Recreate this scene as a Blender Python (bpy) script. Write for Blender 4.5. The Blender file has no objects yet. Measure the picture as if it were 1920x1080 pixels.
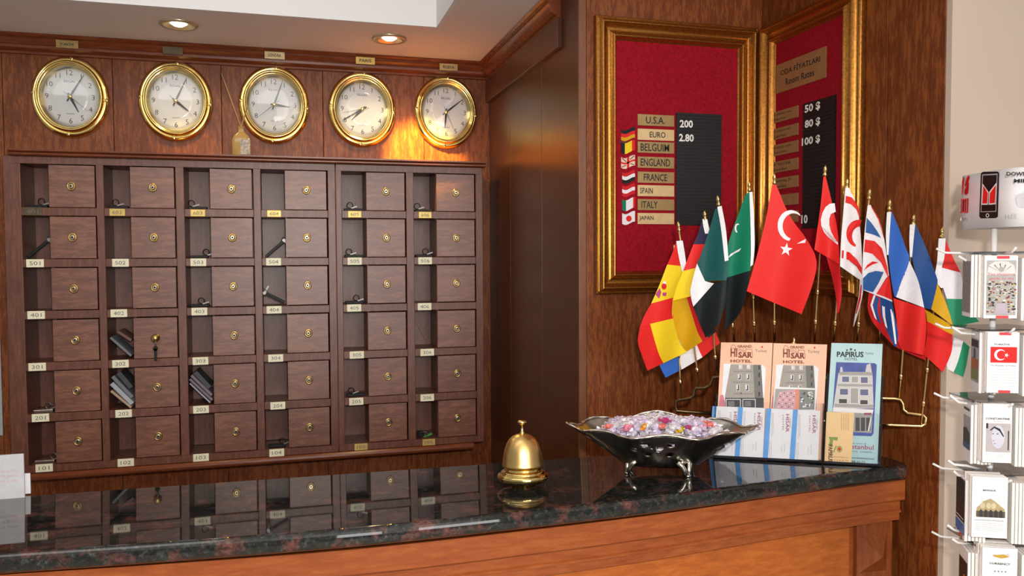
import bpy, bmesh, math, random
from mathutils import Vector, Matrix
random.seed(7)
S = bpy.context.scene
COL = S.collection
V = Vector

# ------------------------------------------------------------------ camera
CAM = V((0, 0, 1.47))
F = 1493.943
PITCH, YAW, ROLL = (math.radians(a) for a in (2.30891, 15.80712, -0.28980))
fw = V((math.sin(YAW) * math.cos(PITCH), math.cos(YAW) * math.cos(PITCH), -math.sin(PITCH)))
r0 = V((math.cos(YAW), -math.sin(YAW), 0))
u0 = r0.cross(fw)
RT = r0 * math.cos(ROLL) + u0 * math.sin(ROLL)
UP = -r0 * math.sin(ROLL) + u0 * math.cos(ROLL)
cd = bpy.data.cameras.new('camera')
cam = bpy.data.objects.new('camera', cd)
COL.objects.link(cam)
cd.sensor_width = 36
cd.lens = F / 1920 * 36
cd.clip_start = 0.05
M = Matrix.Identity(4)
for i in range(3):
    M[i][0], M[i][1], M[i][2], M[i][3] = RT[i], UP[i], -fw[i], CAM[i]
cam.matrix_world = M
S.camera = cam

# ------------------------------------------------------------------ light and exposure
S.view_settings.view_transform = 'Standard'
S.view_settings.look = 'None'
S.view_settings.gamma = 1
S.view_settings.use_curve_mapping = False
S.view_settings.exposure = 0.0
S.cycles.use_denoising = True
S.cycles.max_bounces = 6
wd = bpy.data.worlds.new('world')
S.world = wd
wd.use_nodes = True
wd.node_tree.nodes['Background'].inputs[0].default_value = (1.0, 0.95, 0.90, 1)
wd.node_tree.nodes['Background'].inputs[1].default_value = 0.28


def lamp(name, kind, loc, power, col=(1, 1, 1), **kw):
    d = bpy.data.lights.new(name, kind)
    d.energy = power
    d.color = col
    tgt = kw.pop('target', None)
    for k, v in kw.items():
        setattr(d, k, v)
    o = bpy.data.objects.new(name, d)
    COL.objects.link(o)
    o.location = loc
    if tgt is not None:
        o.rotation_euler = (V(tgt) - V(loc)).to_track_quat('-Z', 'Y').to_euler()
    return o


lamp('camera_flash', 'POINT', CAM + RT * 0.055 + UP * 0.10 - fw * 0.03, 50, (1, 0.96, 0.90), shadow_soft_size=0.02)
lamp('rear_fill_light', 'AREA', (0.7, -2.6, 1.9), 50, (0.97, 0.98, 1.0), shape='RECTANGLE', size=1.6, size_y=1.5, target=(0.2, 2.4, 1.3))  # added soft fill from behind the camera, not a known window
lamp('overhead_fill_light', 'AREA', (0.6, -0.9, 2.5), 12, (1.0, 0.86, 0.68), shape='RECTANGLE', size=1.2, size_y=0.9, target=(0.9, 1.2, 1.2))  # added fill above the camera for bounce, no such lamp known

lamp('tray_fill_light', 'AREA', (-0.5, 0.9, 2.46), 5, (1.0, 0.97, 0.94), shape='RECTANGLE', size=1.4, size_y=0.5, target=(-0.5, 2.1, 2.22))  # added light to brighten the tray walls, no fitting there

# ------------------------------------------------------------------ photograph rays onto real planes
def ray(x, y):
    return RT * ((x - 960) / F) - UP * ((y - 540) / F) + fw

def PP(x, y, O, N):
    d = ray(x, y)
    return CAM + d * ((V(O) - CAM).dot(V(N)) / d.dot(V(N)))

def PY(x, y, Y): return PP(x, y, (0, Y, 0), (0, 1, 0))
def PX(x, y, X): return PP(x, y, (X, 0, 0), (1, 0, 0))
def PZ(x, y, Z): return PP(x, y, (0, 0, Z), (0, 0, 1))
def PD(x, y, D): return CAM + ray(x, y) * D


# the room
YC, YW = 2.3548, 2.484       # front of the pigeonholes, wall behind
YP, XL, XR = 1.672, 0.630, 1.09   # wooden pier front, its left side, right wall
YE = 1.122                   # beige wall
ZS = 0.6076 + 1.47           # dropped ceiling
ZC = 1.10                    # counter height at its front
TILT = 0.055
CO, CN = V((0, 1.10, ZC)), V((0, TILT, 1)).normalized()
def PC(x, y): return PP(x, y, CO, CN)
def zc(Y): return ZC - TILT * (Y - 1.10)

# ------------------------------------------------------------------ materials
MATS = {}

def nt(name):
    m = bpy.data.materials.new(name)
    m.use_nodes = True
    t = m.node_tree
    return m, t, t.nodes['Principled BSDF']

def lk(t, a, b): t.links.new(a, b)

def setp(b, rough=.5, metal=0, spec=.5, coat=0, trans=0):
    b.inputs['Roughness'].default_value = rough
    b.inputs['Metallic'].default_value = metal
    b.inputs['Specular IOR Level'].default_value = spec
    b.inputs['Coat Weight'].default_value = coat
    b.inputs['Coat Roughness'].default_value = .15
    b.inputs['Transmission Weight'].default_value = trans

def ramp(t, fac, stops):
    n = t.nodes.new('ShaderNodeValToRGB')
    e = n.color_ramp.elements
    while len(e) < len(stops): e.new(0.5)
    for i, (p, c) in enumerate(stops):
        e[i].position = p
        e[i].color = (*c, 1)
    lk(t, fac, n.inputs[0])
    return n.outputs[0]

def noise(t, scale, vec=None, detail=4, rough=.55):
    n = t.nodes.new('ShaderNodeTexNoise')
    n.inputs['Scale'].default_value = scale
    n.inputs['Detail'].default_value = detail
    n.inputs['Roughness'].default_value = rough
    if vec is not None: lk(t, vec, n.inputs['Vector'])
    return n.outputs[0]

def coords(t, sc):
    g = t.nodes.new('ShaderNodeNewGeometry')
    m = t.nodes.new('ShaderNodeMapping')
    m.inputs['Scale'].default_value = sc
    lk(t, g.outputs['Position'], m.inputs['Vector'])
    return m.outputs[0]

def bump(t, b, h, s, dist=.002):
    n = t.nodes.new('ShaderNodeBump')
    n.inputs['Strength'].default_value = s
    n.inputs['Distance'].default_value = dist
    lk(t, h, n.inputs['Height'])
    lk(t, n.outputs[0], b.inputs['Normal'])

def plain(name, col, rough=.5, metal=0, spec=.5, coat=0, var=.06, scale=60):
    if name in MATS: return MATS[name]
    m, t, b = nt(name)
    setp(b, rough, metal, spec, coat)
    f = noise(t, scale, coords(t, (1, 1, 1)), 2)
    lo = tuple(max(0, c * (1 - var)) for c in col)
    hi = tuple(min(1, c * (1 + var)) for c in col)
    lk(t, ramp(t, f, [(.3, lo), (.7, hi)]), b.inputs['Base Color'])
    MATS[name] = m
    return m

def wood(name, dark, mid, light, axis='z', fleck=1.0, rough=.38, spec=.5, coat=0, bs=.08):
    m, t, b = nt(name)
    setp(b, rough, 0, spec, coat)
    sc = {'z': (85, 85, 14), 'x': (14, 85, 85), 'y': (85, 14, 85)}[axis]
    v = coords(t, sc)
    a = noise(t, 1.4, v, 6, .62)
    v2 = coords(t, tuple(s * 3.6 for s in sc))
    f = noise(t, 1.3, v2, 3, .6)
    v3 = coords(t, (2.2, 2.2, 2.2))
    c = noise(t, 1.6, v3, 3)
    mx = t.nodes.new('ShaderNodeMath'); mx.operation = 'MULTIPLY_ADD'
    lk(t, f, mx.inputs[0]); mx.inputs[1].default_value = .45 * fleck; lk(t, a, mx.inputs[2])
    mx2 = t.nodes.new('ShaderNodeMath'); mx2.operation = 'MULTIPLY_ADD'
    lk(t, c, mx2.inputs[0]); mx2.inputs[1].default_value = .3; lk(t, mx.outputs[0], mx2.inputs[2])
    o = .225 * fleck + .15
    lk(t, ramp(t, mx2.outputs[0], [(.22 + o, dark), (.50 + o, mid), (.80 + o, light)]), b.inputs['Base Color'])
    bump(t, b, f, bs, .001)
    MATS[name] = m
    return m

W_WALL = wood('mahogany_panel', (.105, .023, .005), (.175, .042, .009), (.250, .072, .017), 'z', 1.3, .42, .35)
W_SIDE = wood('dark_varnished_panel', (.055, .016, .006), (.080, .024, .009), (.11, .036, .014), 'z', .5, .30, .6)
W_CAB = wood('cabinet_walnut', (.095, .031, .018), (.145, .050, .029), (.195, .070, .042), 'z', .9, .40, .6)
W_DOOR = wood('locker_walnut', (.110, .036, .020), (.180, .062, .034), (.25, .094, .050), 'x', 1.1, .42, .85)
W_FRONT = wood('counter_cherry', (.23, .050, .012), (.30, .072, .017), (.37, .10, .026), 'x', .7, .36, .4)
W_PYR = wood('pilaster_cherry', (.15, .035, .009), (.21, .052, .014), (.27, .075, .020), 'z', .8, .36, .4)
W_TRIM = wood('moulding_mahogany', (.11, .026, .009), (.18, .043, .014), (.25, .063, .021), 'x', .4, .26, .6)
W_EDGE = wood('edge_strip_mahogany', (.15, .055, .025), (.19, .07, .032), (.23, .09, .045), 'z', .4, .35)

def granite():
    m, t, b = nt('black_granite')
    setp(b, .025, 0, .62)
    v = coords(t, (1, 1, 1))
    a = noise(t, 28, v, 5, .65)
    c2 = noise(t, 140, v, 3, .7)
    base = ramp(t, c2, [(.35, (.004, .005, .005)), (.58, (.018, .021, .020)), (.72, (.07, .08, .075))])
    blot = ramp(t, a, [(.53, (0, 0, 0)), (.66, (1, 1, 1))])
    red = ramp(t, c2, [(.3, (.035, .012, .010)), (.7, (.16, .060, .048))])
    mx = t.nodes.new('ShaderNodeMix'); mx.data_type = 'RGBA'
    lk(t, blot, mx.inputs[0]); lk(t, base, mx.inputs[6]); lk(t, red, mx.inputs[7])
    lk(t, mx.outputs[2], b.inputs['Base Color'])
    return m
GRANITE = granite()
BRASS = plain('polished_brass', (.86, .67, .26), .09, 1, var=.05, scale=25)
BRASS_D = plain('aged_brass', (.50, .34, .13), .35, 1, var=.25, scale=120)
GOLD_ROD = plain('gilt_rod', (.88, .66, .30), .2, 1)
GILT = plain('gilt_moulding', (.43, .185, .038), .28, .9, var=.30, scale=220)
BRASS_SHADED = plain('shaded_brass_rail', (.16, .10, .045), .35, .9, var=.2, scale=120)  # brass of the left rail with its shadow put into the colour
SILVER = plain('tarnished_silver', (.33, .31, .28), .24, 1, var=.3, scale=60)
SILVER_B = plain('bright_silver', (.72, .68, .60), .22, 1, var=.2, scale=80)
STEEL = plain('key_steel', (.26, .25, .24), .45, 1)
BLACK = plain('black_plastic', (.008, .008, .009), .5, spec=.3)
INK = plain('black_ink', (.015, .014, .014), .6)
INK_S = plain('grey_ink', (.16, .16, .17), .7)
INK_L = plain('pale_grey_ink', (.40, .40, .42), .7)
WHITE = plain('white_paper', (.80, .80, .82), .6, var=.02)
WHITE_P = plain('white_enamel', (.78, .77, .76), .35, var=.02)
DIAL = plain('clock_dial', (.70, .71, .72), .5, var=.02)
CREAM = plain('cream_label', (.90, .86, .62), .45, var=.06)
LBRASS = plain('brass_label', (.66, .48, .14), .4, .3, var=.12)
DKBRASS = plain('dark_brass_label', (.12, .09, .05), .4, .5, var=.2)
FELT = plain('crimson_felt', (.30, .008, .018), .95, spec=.1, var=.2, scale=160)
LBOARD = plain('letter_board_black', (.008, .008, .009), .5)
PLATE = plain('brushed_gold_plate', (.46, .31, .13), .36, .55, var=.08)
PLATE_P = plain('pale_gold_plate', (.80, .58, .30), .36, .35, var=.06)
PLATE_K = plain('rate_plate_bronze', (.40, .22, .09), .5, .4, var=.08)
CREAMW = plain('white_letters', (.85, .83, .78), .5)
BEIGE = plain('beige_paint', (.56, .455, .375), .75, var=.02, scale=6)
CEIL = plain('ceiling_paint', (.80, .73, .69), .8, var=.02, scale=5)
CEIL_W = plain('white_ceiling_paint', (.80, .79, .79), .8, var=.01, scale=5)
FLOORM = plain('floor_stone', (.58, .52, .45), .35, var=.2, scale=3)
LOCKM = plain('lock_metal', (.66, .56, .40), .28, .9, var=.1)
SHADE_G = plain('backing_dark', (.03, .012, .006), .7)

def glassy(name, tint=(1, 1, 1), gloss=.12, rough=.03):
    m, t, b = nt(name)
    t.nodes.remove(b)
    out = t.nodes['Material Output']
    tr = t.nodes.new('ShaderNodeBsdfTransparent'); tr.inputs[0].default_value = (*tint, 1)
    gl = t.nodes.new('ShaderNodeBsdfGlossy'); gl.inputs[1].default_value = rough
    lw = t.nodes.new('ShaderNodeLayerWeight'); lw.inputs[0].default_value = .5
    mx = t.nodes.new('ShaderNodeMixShader')
    pw = t.nodes.new('ShaderNodeMath'); pw.operation = 'POWER'; pw.inputs[1].default_value = 5
    ml = t.nodes.new('ShaderNodeMath'); ml.operation = 'MULTIPLY_ADD'; ml.inputs[1].default_value = .9; ml.inputs[2].default_value = gloss
    ml.use_clamp = True
    lk(t, lw.outputs['Facing'], pw.inputs[0]); lk(t, pw.outputs[0], ml.inputs[0]); lk(t, ml.outputs[0], mx.inputs[0])
    lk(t, tr.outputs[0], mx.inputs[1]); lk(t, gl.outputs[0], mx.inputs[2])
    lk(t, mx.outputs[0], out.inputs[0])
    return m
GLASS = glassy('clock_glass', gloss=.05)
ACRYL = glassy('clear_acrylic', (.99, .99, .995), .03)
ACRYL_E = glassy('acrylic_edge', (.50, .52, .55), .10)

def emit(name, col, s):
    m, t, b = nt(name)
    setp(b, .4)
    b.inputs['Base Color'].default_value = (.8, .8, .8, 1)
    b.inputs['Emission Color'].default_value = (*col, 1)
    b.inputs['Emission Strength'].default_value = s
    return m
BULB = emit('lamp_bulb', (1, .82, .50), 9)

def fabric(name, col):
    return plain('satin_' + name, col, .5, 0, .18, var=.05, scale=300)
FC = {k: fabric(k, c) for k, c in dict(  # dred, gold, dblue and black also carry painted shade on lower folds
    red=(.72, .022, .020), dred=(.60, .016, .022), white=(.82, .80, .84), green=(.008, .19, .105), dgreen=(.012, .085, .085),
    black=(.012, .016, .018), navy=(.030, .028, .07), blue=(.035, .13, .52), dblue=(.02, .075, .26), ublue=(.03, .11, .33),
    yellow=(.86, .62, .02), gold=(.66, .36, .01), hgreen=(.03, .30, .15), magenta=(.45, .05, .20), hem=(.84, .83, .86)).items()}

# ------------------------------------------------------------------ mesh building
WL = {}   # world location of every object (translations only)

class B:
    def __init__(s):
        s.v, s.f, s.m, s.s = [], [], [], []
    def add(s, vs, fs, mi=0, smooth=False):
        k = len(s.v)
        s.v += [V(p) for p in vs]
        for f in fs:
            s.f.append([i + k for i in f]); s.m.append(mi); s.s.append(smooth)
        return s
    def obox(s, c, ax, h, mi=0):
        c = V(c)
        vs = [c + ax[0] * (h[0] * i) + ax[1] * (h[1] * j) + ax[2] * (h[2] * k) for i in (-1, 1) for j in (-1, 1) for k in (-1, 1)]
        return s.add(vs, [(0, 1, 3, 2), (4, 6, 7, 5), (0, 4, 5, 1), (2, 3, 7, 6), (0, 2, 6, 4), (1, 5, 7, 3)], mi)
    def box(s, lo, hi, mi=0):
        lo, hi = V(lo), V(hi)
        lo, hi = V([min(a, b) for a, b in zip(lo, hi)]), V([max(a, b) for a, b in zip(lo, hi)])
        return s.obox((lo + hi) / 2, (V((1, 0, 0)), V((0, 1, 0)), V((0, 0, 1))), (hi - lo) / 2, mi)
    def prism(s, poly, ext, mi=0):
        n = len(poly); e = V(ext)
        vs = [V(p) for p in poly] + [V(p) + e for p in poly]
        fs = [list(range(n)), list(range(2 * n - 1, n - 1, -1))] + [(i, i + n, (i + 1) % n + n, (i + 1) % n) for i in range(n)]
        return s.add(vs, fs, mi)
    def lathe(s, prof, c, ax=(0, 0, 1), xd=(1, 0, 0), n=32, sx=1, sy=1, mi=0, smooth=True, cap=True):
        c, ax, xd = V(c), V(ax).normalized(), V(xd).normalized()
        yd = ax.cross(xd)
        vs, fs = [], []
        for r, h in prof:
            for i in range(n):
                a = 2 * math.pi * i / n
                vs.append(c + ax * h + xd * (r * sx * math.cos(a)) + yd * (r * sy * math.sin(a)))
        for j in range(len(prof) - 1):
            for i in range(n):
                fs.append((j * n + i, j * n + (i + 1) % n, (j + 1) * n + (i + 1) % n, (j + 1) * n + i))
        s.add(vs, fs, mi, smooth)
        if cap and prof[0][0] > 1e-6: s.add(vs[:n], [list(range(n - 1, -1, -1))], mi)
        if cap and prof[-1][0] > 1e-6: s.add(vs[-n:], [list(range(n))], mi)
        return s
    def tube(s, path, r, n=8, mi=0, closed=False):
        path = [V(p) for p in path]
        N = len(path)
        rr = r if isinstance(r, (list, tuple)) else [r] * N
        vs, fs = [], []
        pu = None
        for i, p in enumerate(path):
            a = path[(i - 1) % N] if (closed or i > 0) else p
            b = path[(i + 1) % N] if (closed or i < N - 1) else p
            t = (b - a).normalized()
            if pu is None:
                pu = t.cross(V((0.3, 0.2, 1))).normalized()
                if pu.length < .1: pu = t.cross(V((1, 0, 0))).normalized()
            pu = (pu - t * pu.dot(t)).normalized()
            w = t.cross(pu)
            for k in range(n):
                q = 2 * math.pi * k / n
                vs.append(p + (pu * math.cos(q) + w * math.sin(q)) * rr[i])
        for i in range(N if closed else N - 1):
            j = (i + 1) % N
            for k in range(n):
                fs.append((i * n + k, i * n + (k + 1) % n, j * n + (k + 1) % n, j * n + k))
        if not closed:
            fs.append(list(range(n - 1, -1, -1))); fs.append([(N - 1) * n + k for k in range(n)])
        return s.add(vs, fs, mi, True)
    def ball(s, c, r, n=12, mi=0):
        r = (r, r, r) if not isinstance(r, (tuple, list)) else r
        pr = [(math.sin(math.pi * i / n), -math.cos(math.pi * i / n)) for i in range(n + 1)]
        pr[0] = (1e-4, -1); pr[-1] = (1e-4, 1)
        vs, fs = [], []
        for a, h in pr:
            for i in range(n):
                q = 2 * math.pi * i / n
                vs.append(V(c) + V((a * r[0] * math.cos(q), a * r[1] * math.sin(q), h * r[2])))
        for j in range(n):
            for i in range(n):
                fs.append((j * n + i, j * n + (i + 1) % n, (j + 1) * n + (i + 1) % n, (j + 1) * n + i))
        return s.add(vs, fs, mi, True)
    def sweep(s, sections, mi=0, closed_profile=True, smooth=False, cap=True):
        n = len(sections[0]); vs = [V(p) for sec in sections for p in sec]; fs = []
        for i in range(len(sections) - 1):
            for k in range(n if closed_profile else n - 1):
                fs.append((i * n + k, i * n + (k + 1) % n, (i + 1) * n + (k + 1) % n, (i + 1) * n + k))
        s.add(vs, fs, mi, smooth)
        if cap and closed_profile:
            s.add(sections[0], [list(range(n - 1, -1, -1))], mi); s.add(sections[-1], [list(range(n))], mi)
        return s


def obj(name, b, mats, parent=None, bevel=0, fix=True):
    mats = mats if isinstance(mats, (list, tuple)) else [mats]
    if parent is not None:
        org = WL[parent]
    else:
        xs = [[p[i] for p in b.v] for i in range(3)]
        org = V(((min(xs[0]) + max(xs[0])) / 2, (min(xs[1]) + max(xs[1])) / 2, min(xs[2])))
    me = bpy.data.meshes.new(name)
    me.from_pydata([tuple(p - org) for p in b.v], [], b.f)
    for m in mats: me.materials.append(m)
    for p, mi, sm in zip(me.polygons, b.m, b.s):
        p.material_index = mi; p.use_smooth = sm
    if fix:
        bm = bmesh.new(); bm.from_mesh(me)
        bmesh.ops.remove_doubles(bm, verts=bm.verts, dist=1e-5)
        bmesh.ops.recalc_face_normals(bm, faces=bm.faces)
        bm.to_mesh(me); bm.free()
    o = bpy.data.objects.new(name, me)
    COL.objects.link(o)
    if parent is not None:
        o.parent = parent
    else:
        o.location = org
    WL[o] = org
    if bevel:
        md = o.modifiers.new('bevel', 'BEVEL'); md.width = bevel; md.segments = 2; md.limit_method = 'ANGLE'
    return o


def tag(o, label, cat, group=None, kind=None):
    o['label'] = label; o['category'] = cat
    if group: o['group'] = group
    if kind: o['kind'] = kind
    return o

def thing(name, label, cat, loc, group=None):
    o = bpy.data.objects.new(name, None)
    COL.objects.link(o)
    o.empty_display_size = .03
    o.location = loc
    WL[o] = V(loc)
    return tag(o, label, cat, group)

def struct(name, b, mats, bevel=0):
    o = obj(name, b, mats, None, bevel)
    o['kind'] = 'structure'
    return o

def text(name, s, c, xd, yd, w, h, m, parent, lift=.0006, bold=0.0, res=2, thick=.0002):
    """lettering as a thin mesh centred on c, fitted into w x h (h only if w is None)"""
    cu = bpy.data.curves.new('lettering', 'FONT')
    cu.body = s; cu.size = 1; cu.resolution_u = res; cu.offset = bold
    cu.align_x = 'CENTER'
    to = bpy.data.objects.new('lettering', cu)
    me0 = to.to_mesh()
    vs = [v.co.copy() for v in me0.vertices]
    fs = [list(p.vertices) for p in me0.polygons]
    to.to_mesh_clear()
    bpy.data.objects.remove(to); bpy.data.curves.remove(cu)
    if not vs: return None
    x0, x1 = min(v.x for v in vs), max(v.x for v in vs)
    y0, y1 = min(v.y for v in vs), max(v.y for v in vs)
    sy = h / max(1e-6, y1 - y0)
    sx = w / max(1e-6, x1 - x0) if w else sy
    xd, yd = V(xd).normalized(), V(yd)
    yd = yd.normalized()
    n = xd.cross(yd).normalized()
    b = B()
    pts = [V(c) + xd * ((v.x - (x0 + x1) / 2) * sx) + yd * ((v.y - (y0 + y1) / 2) * sy) + n * lift for v in vs]
    b.add(pts, fs)
    return obj(name, b, m, parent, fix=False)

def textb(b, s, c, xd, yd, w, h, mi=0, lift=.0006, bold=0.0, res=2):
    """same, added to an existing builder (several lines in one mesh)"""
    cu = bpy.data.curves.new('lettering', 'FONT')
    cu.body = s; cu.size = 1; cu.resolution_u = res; cu.offset = bold
    to = bpy.data.objects.new('lettering', cu)
    me0 = to.to_mesh()
    vs = [v.co.copy() for v in me0.vertices]
    fs = [list(p.vertices) for p in me0.polygons]
    to.to_mesh_clear()
    bpy.data.objects.remove(to); bpy.data.curves.remove(cu)
    x0, x1 = min(v.x for v in vs), max(v.x for v in vs)
    y0, y1 = min(v.y for v in vs), max(v.y for v in vs)
    sy = h / max(1e-6, y1 - y0)
    sx = w / max(1e-6, x1 - x0) if w else sy
    xd, yd = V(xd).normalized(), V(yd).normalized()
    n = xd.cross(yd).normalized()
    b.add([V(c) + xd * ((v.x - (x0 + x1) / 2) * sx) + yd * ((v.y - (y0 + y1) / 2) * sy) + n * lift for v in vs], fs, mi)

X_, Y_, Z_ = V((1, 0, 0)), V((0, 1, 0)), V((0, 0, 1))

# ================================================================== the setting
struct('floor', B().box((-3.2, -3.2, -.05), (3.4, YW + .12, 0)), FLOORM)

# back wall: vertical boards with narrow grooves
b = B()
seams = [-1.9] + [PY(x, 230, YW).x for x in (6, 213, 416, 606, 795)] + [XL + .02]
b.box((-2.0, YW + .004, 0), (XL + .04, YW + .09, ZS + .45), 1)
for a, c in zip(seams[:-1], seams[1:]):
    b.box((a + .0006, YW, 0), (c - .0006, YW + .006, ZS + .02), 0)
struct('wall_back', b, [W_WALL, SHADE_G], .0015)

# wooden pier: dark left side with seams, mahogany front with a pale edge strip
b = B()
zb = ZS + .45
b.box((XL + .004, YP + .004, 0), (XR + .1, YW, zb), 2)
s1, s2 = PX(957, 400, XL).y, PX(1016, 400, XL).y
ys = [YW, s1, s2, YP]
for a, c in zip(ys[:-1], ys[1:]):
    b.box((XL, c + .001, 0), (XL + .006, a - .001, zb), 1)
b.box((XL + .018, YP, 0), (XR + .02, YP + .006, zb), 0)
b.box((XL - .001, YP - .002, 0), (XL + .0165, YP + .006, zb), 3)
struct('wall_pier', b, [W_WALL, W_SIDE, SHADE_G, W_EDGE], .001)

# raised frieze board on the pier side, below the cornice
zk0 = .4864 + 1.47
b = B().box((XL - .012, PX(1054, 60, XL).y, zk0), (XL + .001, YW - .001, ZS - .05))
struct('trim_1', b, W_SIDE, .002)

# right wall: wood with one seam, then beige plaster facing the lobby
b = B()
sm = PX(1662, 300, XR).y
b.box((XR + .004, YE + .001, 0), (XR + .1, YP + .1, zb), 1)
b.box((XR, sm + .0012, 0), (XR + .006, YP - .0005, zb), 0)
b.box((XR, YE + .001, 0), (XR + .006, sm - .0012, zb), 0)
struct('wall_right', b, [W_WALL, SHADE_G], .001)
struct('wall_front', B().box((XR + .001, YE - .012, 0), (3.3, YE, zb)), BEIGE)

# dropped ceiling with a raised tray
xr, yr = .3939, 2.114
b = B()
zt = ZS + .04
b.box((-2.0, yr + .012, ZS), (XL + .02, YW + .01, zt), 0)
b.box((xr + .012, -3.2, ZS), (XL + .02, yr + .0119, zt), 0)
b.box((XL + .02, -3.2, zb), (3.3, YP + .1, zb + .04), 0)
b.box((xr + .01, -3.2, zt), (XL + .03, YP, zb + .02), 1)
b.box((-2.0, yr + .01, zt), (xr + .01, yr + .04, zb + .02), 1)
b.box((-2.0, yr, ZS), (xr + .012, yr + .0118, zb + .02), 1)
b.box((xr, -3.2, ZS), (xr + .0118, yr - .0001, zb + .02), 1)
b.box((-2.0, -3.2, zb), (xr + .02, yr + .02, zb + .03), 1)
struct('ceiling', b, [CEIL, CEIL_W])

# cornice: along the back wall, returning along the pier side
def cornice_prof():
    # (distance from wall, height below ceiling)
    return [(0, 0), (.040, 0), (.042, -.006), (.036, -.012), (.030, -.016), (.032, -.026), (.027, -.034), (.024, -.040),
            (.028, -.046), (.026, -.056), (.018, -.062), (.010, -.066), (.008, -.074), (0, -.076)]
pf = [(d, h * .66) for d, h in cornice_prof()]
SA = [V((-2.0, YW - d, ZS + h)) for d, h in pf]
SB = [V((XL - d * .98, YW - d, ZS + h)) for d, h in pf]
SCN = [V((XL - d * .98, YP + .12, ZS + h)) for d, h in pf]
struct('trim_2', B().sweep([SA, SB], smooth=False).sweep([SB, SCN]), W_TRIM)

# ------------------------------------------------------------------ downlights
def downlight(x, y, label, power, target, spill=1.2):
    c = PZ(x, y, ZS)
    t = thing('recessed_downlight', label, 'ceiling light', c, 'recessed ceiling spotlights')
    obj('trim_ring', B().lathe([(.036, .002), (.047, .0005), (.048, -.003), (.044, -.007), (.036, -.006), (.030, -.001), (.020, .0005)], c, n=36, cap=False), plain('pale_ring', (.62, .52, .36), .3, .7), t)
    obj('bulb', B().lathe([(.002, -.003), (.012, -.002), (.018, .002), (.020, .0035)], c - Z_ * .0045, n=24), BULB, t)
    lamp('spotlight_spill', 'SPOT', c - Z_ * .02, spill * 1.3, (1, .72, .34), spot_size=math.radians(140), spot_blend=.5, shadow_soft_size=.02, target=c - Z_)
    lamp('spotlight', 'SPOT', c - Z_ * .015, power, (1, .66, .06), spot_size=math.radians(40), spot_blend=.55, shadow_soft_size=.02, target=target)
downlight(335, 44, 'small round brass spotlight in the ceiling, the left one of two', 6, PY(350, 300, YW - .05))
downlight(730, 71, 'small round brass spotlight in the ceiling above the fourth clock', 115, PY(800, 330, YW - .0), 3.5)

# ================================================================== pigeonhole cabinets
cols = [(44, 95, 185), (199, 247, 333), (349, 396, 478), (492, 536, 617), (643, 688, 763), (777, 819, 893)]
CX = [tuple(PY(x, 535, YC).x for x in c) for c in cols]
zfit = [1.6603, 1.5248, 1.3887, 1.2512, 1.1152, .9790]
pitch = .13627
dh = pitch * .842 / 2
sh = pitch * .158
xl0 = PY(12, 535, YC).x
xm = PY(631.5, 535, YC).x
xr1 = PY(906, 535, YC).x
ztop = zfit[0] + dh
zbot = zfit[5] - dh
zt1 = ztop + .019
zb1 = zbot - .020
plates = {6: [(62, 394), (220, 398), (371, 399), (514, 400), (665, 400), (797, 402)],
          5: [(66, 493), (226, 493), (372, 492), (513, 491), (665, 489), (797, 489)],
          4: [(68, 590), (223, 587), (374, 584), (514, 581), (664, 577), (796, 576)],
          3: [(70, 686), (226, 681), (376, 677), (517, 672), (669, 665), (801, 661)],
          2: [(76, 780), (232, 774), (377, 767), (521, 762), (668, 754), (801, 747)],
          1: [(83, 874), (236, 866), (377, 858), (519, 851), (677, 841), (804, 832)]}

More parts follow.
